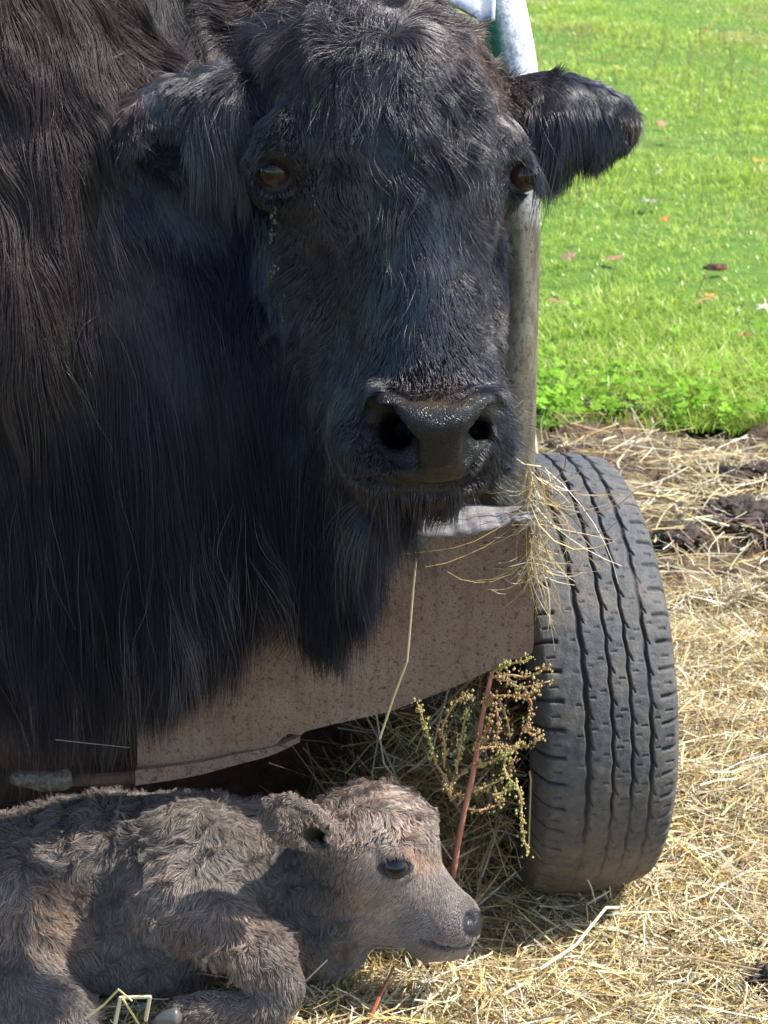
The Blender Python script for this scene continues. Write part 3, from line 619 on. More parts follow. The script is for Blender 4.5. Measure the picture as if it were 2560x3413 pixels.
def ribbons(S, wd, side, taper=.25):
    m, n, _ = S.shape; t = np.linspace(0, 1, n)[None, :, None]
    w_ = wd[:, None, None] * (1 - (1 - taper) * t ** 1.6) / 2
    Vv = np.stack([S - side[:, None] * w_, S + side[:, None] * w_], 2).reshape(-1, 3)
    i = (np.arange(m)[:, None] * n * 2 + np.arange(n - 1)[None] * 2).ravel()
    return Vv, np.stack([i, i + 1, i + 3, i + 2], -1)
def leaf_mat(name, rough=.5, trans=.35, spec=.4):
    m, nt, b = mat_new(name); a = attr(nt, 'tint')
    L(nt, a.outputs['Color'], b.inputs['Base Color']); b.inputs['Roughness'].default_value = rough; b.inputs['Specular IOR Level'].default_value = spec
    tr = N(nt, 'ShaderNodeBsdfTranslucent'); L(nt, a.outputs['Color'], tr.inputs[0]); mx = N(nt, 'ShaderNodeMixShader'); mx.inputs[0].default_value = trans
    out = [n for n in nt.nodes if n.type == 'OUTPUT_MATERIAL'][0]
    L(nt, b.outputs[0], mx.inputs[1]); L(nt, tr.outputs[0], mx.inputs[2]); L(nt, mx.outputs[0], out.inputs[0]); return m
M['straw'] = leaf_mat('straw', .42, .2, .5)
M['grass'] = leaf_mat('grass', .33, .5, .6)
M['leaf'] = leaf_mat('leaf', .6, .3, .3)
M['clover'] = leaf_mat('clover_leaf', .7, .4, .15)
PAL_STRAW = np.array([[.62, .50, .27], [.70, .62, .42], [.52, .38, .16], [.60, .42, .14], [.40, .29, .15], [.72, .66, .50], [.24, .16, .09], [.50, .46, .24]])
def straw_paths(cx, cy, cz, ln, yaw, pitch, bend, kink, n=5, r=rng):
    m = len(cx); t = np.linspace(-.5, .5, n)[None]
    a = yaw[:, None] + bend[:, None] * t * 2 + kink[:, None] * (t > 0)
    stp = ln[:, None] / (n - 1); dx = np.cos(a) * stp; dy = np.sin(a) * stp
    dz = stp * (np.sin(pitch)[:, None] + .25 * r.normal(size=(m, 1)) * t)
    x = np.cumsum(dx, 1); y = np.cumsum(dy, 1); z = np.cumsum(dz, 1)
    x += cx[:, None] - x.mean(1)[:, None]; y += cy[:, None] - y.mean(1)[:, None]; z += cz[:, None] - z.mean(1)[:, None]
    return np.stack([x, y, z], -1)
def straw_obj(name, cx, cy, cz, r, lscale=1., wscale=1., pit=.16, pal=PAL_STRAW, pw=None, floor=True):
    m = len(cx); ln = r.gamma(3.2, .028, m) * lscale + .02; yaw = r.uniform(0, 6.28, m)
    S = straw_paths(cx, cy, cz, ln, yaw, r.normal(0, pit, m), r.normal(0, .35, m), r.normal(0, .5, m) * (r.uniform(size=m) < .3), r=r)
    if floor:
        hz = hmud(S[..., 0].ravel(), S[..., 1].ravel()).reshape(m, -1); S[..., 2] = np.maximum(S[..., 2], hz + .001 + 0 * S[..., 2])
    side = np.stack([-np.sin(yaw), np.cos(yaw), r.normal(0, .8, m)], -1); side /= np.linalg.norm(side, axis=1)[:, None]
    wd = r.gamma(4, .00055, m) * wscale + .0006
    Vv, F = ribbons(S, wd, side, .6)
    c = pal[r.choice(len(pal), m, p=pw)] * r.uniform(.7, 1.2, (m, 1))
    c = np.repeat(c, S.shape[1] * 2, 0)
    return mesh_obj(name, Vv, F, M['straw'], smooth=False, attrs={'tint': np.clip(c, 0, .85)})
r1 = np.random.default_rng(21)
# bedding straw, densest in front and to the right of the wheel
def spread(m, x0, x1, y0, y1): return r1.uniform(x0, x1, m), r1.uniform(y0, y1, m)
xa, ya = spread(82000, -1.1, 1.45, 2.12, 3.75)
xb, yb = spread(16000, -1.5, 1.9, 3.5, 5.0)
xc_, yc_ = spread(7000, -2.5, 2.4, 1.1, 2.2)
cx = np.concatenate([xa, xb, xc_]); cy = np.concatenate([ya, yb, yc_])
mud = noise3(np.stack([cx, cy, 0 * cx], -1), 4.2, 14)
keep = (cy < 3.45 + .25 * mud) | (r1.uniform(size=len(cx)) < np.clip(.50 - .55 * mud - .10 * (cy - 3.6), .12, 1))
cx, cy = cx[keep], cy[keep]
lay = r1.uniform(0, 1, len(cx)) ** 1.3
tuft = np.clip(noise3(np.stack([cx, cy, 0 * cx], -1), 7., 17), -1, 1)
cz = hmud(cx, cy) + .003 + lay * np.where(cy < 3.6, .028 + .022 * tuft, .012)
tag(straw_obj('bedding_straw', cx, cy, cz, r1, 1.05, .66), kind='stuff')
m = 30000; fx, fy = spread(m, -.6, 1.5, 2.15, 3.9)
tag(straw_obj('chaff', fx, fy, hmud(fx, fy) + .012 + r1.uniform(0, .03, m), r1, .22, .55, .5), kind='stuff')
# hay caught behind the wheel and under the trailer, its shade put into a darker palette
m = 3800
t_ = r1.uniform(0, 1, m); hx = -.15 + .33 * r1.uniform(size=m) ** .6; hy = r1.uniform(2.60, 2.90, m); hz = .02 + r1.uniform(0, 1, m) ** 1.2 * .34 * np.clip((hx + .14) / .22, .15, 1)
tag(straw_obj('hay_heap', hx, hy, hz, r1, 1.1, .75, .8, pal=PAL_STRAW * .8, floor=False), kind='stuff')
# wisps of hay hanging between the front panel and the tyre
m = 260; t1 = r1.uniform(0, 1, m) ** 1.2; st_ = P(1785 + 60 * r1.uniform(0, 1, m) ** 1.5, 1600 + 380 * t1, 2.47 + .05 * r1.uniform(size=m)); n_ = 7
ang = r1.normal(-1.15, .7, m); ln_ = r1.gamma(4, .020, m) * (1.15 - .5 * t1); S = np.zeros((m, n_, 3)); S[:, 0] = st_ + np.stack([-.01 + 0 * t1, 0 * t1, .02 + 0 * t1], -1)
crv = r1.normal(-.05, .22, m)
for k in range(1, n_):
    a = ang + crv * k; S[:, k] = S[:, k - 1] + (ln_ / (n_ - 1))[:, None] * np.stack([np.cos(a), r1.normal(-.05, .15, m), np.sin(a)], -1)
sd_ = r1.normal(size=(m, 3)); sd_ /= np.linalg.norm(sd_, axis=1)[:, None]; Vv, F = ribbons(S, r1.uniform(.0008, .0022, m), sd_, .5)
cw_ = PAL_STRAW[r1.choice(7, m)] * r1.uniform(.7, 1.15, (m, 1)); tag(mesh_obj('hay_wisps', Vv, F, M['straw'], smooth=False, attrs={'tint': np.repeat(cw_, n_ * 2, 0)}), kind='stuff')

# ------------------------------------------------------------------ pasture grass and clover
PAL_G = np.array([[.32, .44, .06], [.41, .53, .08], [.47, .56, .10], [.53, .58, .15], [.25, .37, .05], [.64, .56, .28]])
def grass_obj(name, gx, gy, h, wd, r, lean=.8, z0=0):
    m = len(gx); n = 4; t = np.linspace(0, 1, n)[None]; yaw = r.uniform(0, 6.28, m); ln = np.abs(r.normal(lean, .25, m))
    x = gx[:, None] + np.cos(yaw)[:, None] * ln[:, None] * h[:, None] * t ** 1.7
    y = gy[:, None] + np.sin(yaw)[:, None] * ln[:, None] * h[:, None] * t ** 1.7
    z = hmud(gx, gy)[:, None] * .5 + h[:, None] * t * (1 - .3 * ln[:, None] * t) + z0
    S = np.stack([x, y, z], -1); a2 = yaw + r.normal(1.57, .6, m)
    side = np.stack([np.cos(a2), np.sin(a2), 0 * a2], -1); Vv, F = ribbons(S, wd, side, .12)
    tone = np.clip(.5 + .5 * noise3(np.stack([gx, gy, 0 * gx], -1), 2.4, 5), 0, 1)
    c = PAL_G[np.clip((tone * 3.2 + r.normal(0, 1.1, m)).astype(int), 0, 5)] * r.uniform(.75, 1.25, (m, 1))
    dry = np.clip(noise3(np.stack([gx, gy * .5, 0 * gx], -1), 3.1, 41) * 1.2 - .35 + .05 * (gy - 8), 0, .75)[:, None] * (r.uniform(size=(m, 1)) < .6)
    c = c * (1 - dry) + np.array([.45, .33, .16]) * dry
    return mesh_obj(name, Vv, F, M['grass'], smooth=False, attrs={'tint': np.clip(np.repeat(c, n * 2, 0), 0, .8)})
r2 = np.random.default_rng(33); m = 215000
gy = 4.95 + (r2.uniform(0, 1, m) ** 1.35) * 11.2; gx = r2.uniform(-1.2, .75 + .24 * gy, m)
k = gy > edge(gx) + .1 * r2.normal(size=m); gx, gy = gx[k], gy[k]
pt = np.stack([gx, gy, 0 * gx], -1); th = noise3(pt, 1.7, 8); kk = (r2.uniform(size=len(gx)) < .62 + .5 * th); gx, gy, th = gx[kk], gy[kk], th[kk]
hh = (.030 + .03 * np.clip(th, 0, 1.5) + .045 * np.exp(-((gy - 5.25) / .35) ** 2)) * r2.uniform(.5, 1.35, len(gx))
tag(grass_obj('pasture_grass', gx, gy, hh, r2.uniform(.0025, .005, len(gx)) * (1 + .06 * (gy - 5)), r2, z0=.012), kind='stuff')
# clover along the edge of the pasture
m = 1500; qx = r2.uniform(.2, 2.3, m); qy = 4.95 + r2.gamma(2, .15, m); k = (noise3(np.stack([qx, qy, 0 * qx], -1), 9, 2) > -.6) & (qy > edge(qx)); qx, qy = qx[k], qy[k]; m = len(qx)
cV = []; cF = []; qz = .03 + r2.uniform(0, .05, m); rr = r2.uniform(.006, .012, m); cc = []
for i in range(m):
    nx, ny = r2.normal(0, .35, 2)
    for j in range(3):
        a = j * 2.09 + i; ox, oy = math.cos(a) * rr[i], math.sin(a) * rr[i]; o_ = len(cV)
        for q in range(6):
            b_ = q * 1.047; X, Y_ = ox + math.cos(b_) * rr[i] * .85, oy + math.sin(b_) * rr[i] * .85
            cV.append((qx[i] + X, qy[i] + Y_, qz[i] + X * nx + Y_ * ny))
        cF.append([o_ + q for q in range(6)])
cF = np.array(cF); cc = np.repeat(np.array([[.22, .42, .035]]) * r2.uniform(.7, 1.3, (m, 1)), 18, 0)
tag(mesh_obj('clover', cV, cF, M['clover'], smooth=False, attrs={'tint': cc}), kind='stuff')
# dead stems standing in the pasture
m = 420; dx_ = r2.uniform(.3, 3.2, m); dy_ = 6 + r2.uniform(0, 1, m) ** .7 * 7; S = np.stack([dx_[:, None] + r2.normal(0, .04, (m, 1)) * np.linspace(0, 1, 4)[None], dy_[:, None] + r2.normal(0, .04, (m, 1)) * np.linspace(0, 1, 4)[None], np.linspace(0, 1, 4)[None] * r2.uniform(.06, .2, (m, 1))], -1)
Vv, F = ribbons(S, np.full(m, .004), np.tile([[1., 0, 0]], (m, 1)), .4)
tag(mesh_obj('dead_stems', Vv, F, M['straw'], smooth=False, attrs={'tint': np.tile([[.30, .19, .09]], (len(Vv), 1))}), kind='stuff')

# ------------------------------------------------------------------ fallen leaves
leaf_meshes = {}
def leaf_mesh(colname, col, seed):
    r = random.Random(seed); pts = []
    for i in range(15):
        a = 2 * math.pi * i / 15; rad = (1 if i % 3 == 0 else .55) * r.uniform(.8, 1.1); pts.append((math.cos(a) * rad, math.sin(a) * rad))
    Vv = [(0, 0, .10)] + [(x, y, .35 * r.uniform(-.3, 1) * (x * x + y * y)) for x, y in pts] + [(-1.7, .1, .05), (-1.7, .16, .05)]
    F = [(0, i + 1, (i + 1) % 15 + 1) for i in range(15)] + [(0, 16, 17)]
    o = mesh_obj('fallen_leaf', Vv, F, M['leaf'], smooth=False, attrs={'tint': np.tile([col], (len(Vv), 1))}); me = o.data; bpy.data.objects.remove(o); return me
LEAVES = [
 (2030, 195, .036, (.42, .16, .08), 'russet dry leaf lying in the grass highest up beside the trailer pipe'),
 (2062, 225, .026, (.62, .38, .07), 'small yellow leaf just below the topmost russet leaf in the grass'),
 (2355, 100, .034, (.48, .17, .06), 'rust coloured leaf in the sparse patch at the top of the pasture'),
 (2205, 413, .034, (.44, .22, .15), 'reddish leaf in the grass right of the cow\'s ear tip'),
 (2215, 462, .030, (.36, .25, .16), 'greyish brown curled leaf just below the reddish one by the ear tip'),
 (2195, 575, .022, (.62, .60, .55), 'tiny white petal like leaf below the cow\'s right hand ear'),
 (2160, 672, .040, (.55, .40, .44), 'large pale pinkish leaf lying in the middle of the pasture'),
 (2205, 668, .028, (.22, .12, .07), 'dark brown leaf touching the large pale pinkish one'),
 (2215, 728, .026, (.70, .32, .06), 'orange leaf under the large pale pinkish leaf'),
 (2528, 535, .030, (.72, .36, .07), 'bright orange leaf at the right side of the pasture'),
 (1897, 855, .032, (.30, .17, .12), 'brown leaf nearest the trailer pipe at mid height of the pasture'),
 (2045, 860, .036, (.44, .22, .14), 'reddish brown leaf a hand right of the brown leaf by the pipe'),
 (2405, 893, .030, (.40, .10, .06), 'red leaf lying on a dark clod in the grass'),
 (1857, 1005, .030, (.42, .17, .11), 'red leaf low in the pasture close to the pipe'),
 (2350, 998, .036, (.58, .30, .16), 'orange brown leaf below the dark clod in the grass'),
 (2545, 1022, .024, (.60, .50, .42), 'pale cream leaf at the right edge of the pasture'),
 (2365, 985, .022, (.70, .30, .06), 'small orange leaf touching the orange brown one'),
 (2486, 1120, .028, (.48, .22, .10), 'rusty leaf in the grass low at the right edge'),
]
for i, (u, v, s_, c_, lb) in enumerate(LEAVES):
    if i % 3 == 0 or True: me = leaf_mesh('l', c_, i)
    o = bpy.data.objects.new('fallen_leaf', me); C.objects.link(o); p = G(u, v, .05); o.location = p
    s_ *= 1.25; o.scale = (s_, s_ * rnd.uniform(.7, 1), s_); o.rotation_euler = (rnd.uniform(-.4, .4), rnd.uniform(-.4, .4), rnd.uniform(0, 6.28))
    tag(o, lb, 'leaf', 'fallen leaves on the pasture')

# ------------------------------------------------------------------ mud clods
def clod(u, v, rx, ry, rz, seed, label, bury=.3):
    r = np.random.default_rng(seed); n1, n2 = 90, 56
    th_, ph_ = np.meshgrid(np.linspace(0, 2 * np.pi, n1, endpoint=False), np.linspace(.02, np.pi - .02, n2), indexing='ij')
    d = np.stack([np.cos(th_) * np.sin(ph_), np.sin(th_) * np.sin(ph_), np.cos(ph_)], -1).reshape(-1, 3)
    q = 1 + .25 * noise3(d, 2.6, seed) + .20 * noise3(d, 6, seed + 1) + .13 * np.abs(noise3(d, 15, seed + 2)) + .07 * noise3(d, 34, seed + 3)
    Vv = d * q[:, None] * np.array([rx, ry, rz]); i, j = np.meshgrid(np.arange(n1), np.arange(n2 - 1), indexing='ij')
    a = (i * n2 + j).ravel(); b_ = (((i + 1) % n1) * n2 + j).ravel()
    o = mesh_obj('mud_clod', Vv, np.stack([a, a + 1, b_ + 1, b_], -1), M['mud']); p = G(u, v, rz * (1 - bury)); o.location = p
    tag(o, label, 'clod', 'dark mud clods in the yard'); return o
cl = np.array([G(u, v, .0) for u, v in ((2440, 1610), (2535, 1590), (2470, 1730), (2265, 1790), (2545, 1765), (2380, 1700), (2200, 1700), (2075, 1560))])
ii = r1.integers(0, len(cl), 900); qx_ = cl[ii, 0] + r1.normal(0, .10, 900); qy_ = cl[ii, 1] + r1.normal(0, .09, 900)
tag(straw_obj('scattered_straw', qx_, qy_, r1.uniform(.02, .06, 900), r1, .9, .9), kind='stuff')
clod(2440, 1610, .050, .05, .030, 1, 'dark wet mud clod lying alone in the straw strip below the pasture')
clod(2535, 1590, .055, .05, .034, 2, 'dark mud clod at the right photo edge just below the pasture')
clod(2470, 1730, .085, .07, .040, 3, 'largest dark mud clod right of the tyre, a purple stalk over it')
clod(2265, 1790, .050, .06, .026, 4, 'flat dark mud clod nearest the tyre, right of its upper shoulder')
clod(2545, 1765, .070, .06, .035, 5, 'dark mud clod at the right edge under the largest clod')
clod(2385, 900, .036, .03, .018, 6, 'small dark clod out in the grass with a red leaf on it')
clod(2075, 1385, .055, .05, .030, 7, 'brown clod at the edge of the grass above the tyre')
clod(2568, 3290, .030, .03, .026, 8, 'black lump in the straw at the bottom right corner')
clod(2500, 3345, .018, .018, .012, 9, 'small dark lump beside the black one at the bottom right corner')
clod(1840, 1490, .022, .02, .016, 10, 'small grey clod in the straw between the pipe and the tyre top', .2)

# ------------------------------------------------------------------ trailer
tr = empty('feed_trailer', tuple(P(1600, 2300, 2.5) * np.array([1, 1, 0])))
tag(tr, 'old rusty feed trailer with brown steel front panel, grey corner pipe and worn tyre', 'trailer')
LOC = np.array(tr.location)
def tpart(name, V_, F_, mat, smooth=False, parent=tr, **k): return mesh_obj(name, np.asarray(V_, float) - LOC, F_, mat, parent, smooth, **k)
def panel_mat():
    m, nt, b = mat_new('panel_paint'); n0 = tex(nt, 3.2, 5, .6, stretch=(1, 1, 1.6)); n1 = tex(nt, 9, 8, .7); n2 = tex(nt, 120, 7, .75); n3 = tex(nt, 300, 4, .7); n5 = tex(nt, 22, 6, .7, stretch=(3.2, 1, .35))
    c1 = ramp(nt, n1.outputs[0], [(.30, (.155, .083, .055)), (.5, (.27, .172, .122)), (.7, (.36, .262, .20))])
    c0 = ramp(nt, n0.outputs[0], [(.38, (.21, .11, .07)), (.55, (.31, .22, .16)), (.7, (.25, .15, .10))]); c = mixc(nt, .5, c1.outputs[0], c0.outputs[0])
    st = ramp(nt, n5.outputs[0], [(.5, (0, 0, 0)), (.72, (.6, .6, .6))]); c = mixc(nt, st.outputs[0], c, (.13, .075, .055))
    c2 = ramp(nt, n2.outputs[0], [(.38, (1, 1, 1)), (.46, (0, 0, 0))]); c3 = ramp(nt, n3.outputs[0], [(.37, (.8, .8, .8)), (.45, (0, 0, 0))])
    c = mixc(nt, c2.outputs[0], c, (.085, .048, .033)); c = mixc(nt, c3.outputs[0], c, (.06, .034, .024))
    L(nt, c, b.inputs['Base Color']); b.inputs['Roughness'].default_value = .6; b.inputs['Specular IOR Level'].default_value = .35
    L(nt, bump(nt, n3.outputs[0], .8, .0016, bump(nt, n2.outputs[0], .9, .004, bump(nt, n0.outputs[0], .5, .02))), b.inputs['Normal']); return m
def metal_mat(name, c0, c1, c2, scale, rough=.5, met=.3, stretch=(1, 1, 1), bs=.3):
    m, nt, b = mat_new(name); n1 = tex(nt, scale, 8, .7, stretch=stretch)
    L(nt, ramp(nt, n1.outputs[0], [(.34, c0), (.5, c1), (.66, c2)]).outputs[0], b.inputs['Base Color'])
    b.inputs['Roughness'].default_value = rough; b.inputs['Metallic'].default_value = met
    L(nt, bump(nt, n1.outputs[0], bs, .002), b.inputs['Normal']); return m
M['panel'] = panel_mat()
M['lip'] = metal_mat('bent_sheet', (.09, .08, .075), (.20, .185, .185), (.32, .30, .30), 30, .65, .1)
M['galv'] = metal_mat('galvanised', (.22, .20, .15), (.34, .32, .25), (.46, .44, .36), 14, .5, .15, (1, 1, .35))
M['silver'] = metal_mat('silver_sheet', (.45, .45, .46), (.62, .62, .64), (.75, .75, .76), 30, .32, .6)
M['rust'] = metal_mat('rusty_steel', (.03, .016, .011), (.085, .045, .03), (.15, .085, .06), 18, .8, 0.)
M['greypaint'] = metal_mat('grey_flaking_paint', (.035, .022, .016), (.10, .08, .062), (.21, .185, .15), 120, .7, 0.)
YP = 2.50
def plate(name, uv, Y, th_, mat, wav=0., seed=0, parent=tr, dens=1):
    """a sheet of metal cut to an outline: grid filled so that it can be dented"""
    pts = [P(u, v, Y) for u, v in uv]; import mathutils
    n = len(pts); Vv = [np.array(p) for p in pts] + [np.array(p) + (0, th_, 0) for p in pts]
    tri = mathutils.geometry.tessellate_polygon([[Vector((p[0], p[2], 0)) for p in pts]])
    F = [tuple(t) for t in tri] + [tuple(n + i for i in t)[::-1] for t in tri] + [(i, (i + 1) % n, n + (i + 1) % n, n + i) for i in range(n)]
    return tpart(name, Vv, F, mat)
uv = [(458, 1760), (1772, 1752), (1778, 1900), (1780, 2140), (1776, 2170), (1764, 2186), (1740, 2194), (1700, 2200), (1640, 2232), (1500, 2296), (1300, 2372), (1120, 2412), (1018, 2438), (1004, 2450), (960, 2446), (930, 2470), (905, 2500), (800, 2524), (660, 2545), (610, 2556), (530, 2565), (458, 2566)]
plate('front_panel', uv, YP, .006, M['panel'])
mb = MB()
fl = bez([P(452, 2592, YP - .012), P(640, 2566, YP - .010), P(800, 2528, YP - .008), P(905, 2503, YP - .004), P(1000, 2462, YP)], 24)
Vv = []
for i, p in enumerate(fl):
    w_ = .008 * (1 - i / len(fl)) + .003; Vv += [p + (0, 0, w_), p + (0, -.004, -w_ * .9), p + (0, .02, -w_ * 1.0), p + (0, .012, w_)]
F = []
for i in range(len(fl) - 1):
    for k in range(4): F.append((i * 4 + k, i * 4 + (k + 1) % 4, (i + 1) * 4 + (k + 1) % 4, (i + 1) * 4 + k))
F += [(0, 1, 2, 3), (len(Vv) - 1, len(Vv) - 2, len(Vv) - 3, len(Vv) - 4)]
tpart('bottom_flange', Vv, F, M['panel'])
# bent sheet lip over the panel
top = bez([P(1796, 1682, YP - .005), P(1700, 1694, YP + .01), P(1560, 1688, YP + .01), P(1400, 1700, YP + .01), P(1100, 1704, YP + .01), P(458, 1700, YP + .01)], 60)
bot = bez([P(1786, 1732, YP - .02), P(1735, 1738, YP - .035), P(1690, 1752, YP - .03), P(1620, 1772, YP - .035), P(1530, 1790, YP - .03), P(1400, 1792, YP - .024), P(1100, 1788, YP - .02), P(458, 1780, YP - .02)], 56)
mm = min(len(top), len(bot)); Vv = []; F = []; nr = 6
for i in range(mm):
    for k in range(nr):
        t = k / (nr - 1); q = top[min(i, len(top) - 1)] * (1 - t) + bot[i] * t + np.array([0, -.002 * math.sin(i * .9) * math.sin(t * 3.1), .0012 * math.sin(i * 1.3) * t]); Vv.append(q)
for i in range(mm - 1):
    for k in range(nr - 1): F.append((i * nr + k, i * nr + k + 1, (i + 1) * nr + k + 1, (i + 1) * nr + k))
lip = tpart('panel_lip', Vv, F, M['lip'], True); md = lip.modifiers.new('thick', 'SOLIDIFY'); md.thickness = .003
# corner pipe
def pipe_mat():
    m, nt, b = mat_new('corner_pipe'); n1 = tex(nt, 30, 8, .75, stretch=(1, 1, .4)); n2 = tex(nt, 160, 4, .7)
    c = ramp(nt, n1.outputs[0], [(.34, (.045, .034, .026)), (.47, (.11, .09, .068)), (.60, (.20, .18, .14))])
    pit = ramp(nt, n2.outputs[0], [(.36, (1, 1, 1)), (.44, (0, 0, 0))]); c = mixc(nt, pit.outputs[0], c.outputs[0], (.06, .045, .035))
    z = N(nt, 'ShaderNodeSeparateXYZ'); tc = N(nt, 'ShaderNodeTexCoord'); L(nt, tc.outputs['Object'], z.inputs[0])
    n4 = tex(nt, 9, 3)
    zz = N(nt, 'ShaderNodeMath', operation='MULTIPLY_ADD'); L(nt, n4.outputs[0], zz.inputs[0]); zz.inputs[1].default_value = .12; L(nt, z.outputs[2], zz.inputs[2])
    up_ = ramp(nt, zz.outputs[0], [(.0, (0, 0, 0)), (1, (1, 1, 1))]); up_.color_ramp.elements[0].position = 0.985; up_.color_ramp.elements[1].position = 1.0
    # ramp positions are set on a remapped height
    mr = N(nt, 'ShaderNodeMapRange'); mr.inputs['From Min'].default_value = 1.12; mr.inputs['From Max'].default_value = 1.2; L(nt, zz.outputs[0], mr.inputs[0])
    zinc = ramp(nt, n2.outputs[0], [(.42, (.42, .43, .47)), (.56, (.78, .79, .82))])
    c = mixc(nt, mr.outputs[0], c, zinc.outputs[0])
    gr = N(nt, 'ShaderNodeMapRange'); gr.inputs['From Min'].default_value = -.004; gr.inputs['From Max'].default_value = -.012
    a = attr(nt, 'across'); L(nt, a.outputs['Fac'], gr.inputs[0])
    g2 = N(nt, 'ShaderNodeMath', operation='MULTIPLY'); L(nt, gr.outputs[0], g2.inputs[0]); L(nt, mr.outputs[0], g2.inputs[1])
    c = mixc(nt, g2.outputs[0], c, (.06, .30, .18))
    L(nt, c, b.inputs['Base Color']); b.inputs['Roughness'].default_value = .45; b.inputs['Metallic'].default_value = .1
    L(nt, bump(nt, n2.outputs[0], .3, .0015), b.inputs['Normal']); return m
up_path = bez([P(1702, 1700, 2.54), P(1706, 1500, 2.54), P(1712, 1200, 2.54), P(1720, 800, 2.54), P(1722, 500, 2.54), P(1714, 280, 2.54), P(1688, 110, 2.54), P(1655, -20, 2.545), P(1600, -140, 2.55), P(1500, -240, 2.56), P(1300, -290, 2.57), P(900, -300, 2.58), P(200, -300, 2.6)], 90)
Vv, F = tube(up_path, .0305, 26)
ax_ = np.repeat(up_path, 26, 0); across = (np.array(Vv) - ax_)[:, 0]
tpart('corner_pipe', Vv, F, pipe_mat(), True, attrs={'across': across})
# sheet corner of the roof
uv = [(1340, -260), (1640, -260), (1648, -40), (1644, 20), (1642, 52), (1600, 60), (1560, 46), (1500, 30), (1200, 20), (900, 20)]
Vv = []; F = []; nx, nz = 26, 10
for i in range(nx):
    for j in range(nz):
        s_ = i / (nx - 1); t = j / (nz - 1); u = 1360 + 285 * s_; v = -260 + t * (300 + 18 * math.sin(s_ * 9) + (14 if s_ > .8 else 0))
        Vv.append(P(u, v, 2.47 + .02 * math.sin(t * 5 + s_ * 6) + .05 * (1 - t)))
for i in range(nx - 1):
    for j in range(nz - 1): F.append((i * nz + j, i * nz + j + 1, (i + 1) * nz + j + 1, (i + 1) * nz + j))
rf = tpart('roof_sheet', Vv, F, M['silver'], True); md = rf.modifiers.new('thick', 'SOLIDIFY'); md.thickness = .004
# tub behind the panel: side walls, floor, inner panel, axle
def boxp(name, x0, x1, y0, y1, z0, z1, mat, parent=tr):
    Vv = [(x, y, z) for x in (x0, x1) for y in (y0, y1) for z in (z0, z1)]
    return tpart(name, Vv, [(0, 1, 3, 2), (4, 6, 7, 5), (0, 4, 5, 1), (2, 3, 7, 6), (0, 2, 6, 4), (1, 5, 7, 3)], mat, parent=parent)
XR = P(1772, 1900, YP)[0]
boxp('side_wall', XR - .012, XR - .004, YP + .008, 3.9, .485, .66, M['rust'])
boxp('side_wall', -1.0, -.992, 2.72, 3.9, .34, .66, M['rust'])
boxp('floor_plate', -.99, XR - .014, 2.72, 3.88, .47, .478, M['rust'])
boxp('light_block_board', -1.0, XR, 3.902, 3.91, .10, .66, M['rust'])  # added behind the tub to block sunlit ground from view
boxp('inner_panel', -1.0, XR - .02, 2.70, 2.712, .30, .68, M['rust'])
boxp('dark_backdrop', -1.0, .16, 2.93, 2.942, -.02, .46, M['rust'])  # added dark sheet standing in for the shade under the trailer
boxp('cross_beam', -.95, .12, 3.15, 3.23, .20, .31, M['rust'])
Vv, F = tube(np.array([(-.75, 2.82, .31), (-.2, 2.82, .31), (.19, 2.82, .31)]), .028, 14); tpart('axle', Vv, F, M['rust'], True)
# drawbar end under the cow's hair
bar = bez([P(450, 2590, YP + .03), P(330, 2600, YP + .03), P(232, 2598, YP + .02)], 6)
Vv, F = tube(bar, [.009] * len(bar), 10); tpart('cross_bar', Vv, F, M['rust'], True)
be = bez([P(236, 2596, YP + .00), P(200, 2602, YP - .005), P(120, 2600, YP - .005), P(70, 2596, YP - .003), P(42, 2588, YP)], 14)
Vv, F = tube(be, [.010, .013, .014, .014, .013, .013, .012, .012, .011, .011, .010, .009, .007, .004][:len(be)], 14); tpart('bar_end', np.array(Vv) + .0016 * noise3(np.array(Vv), 260, 3)[:, None], F, M['greypaint'], True)

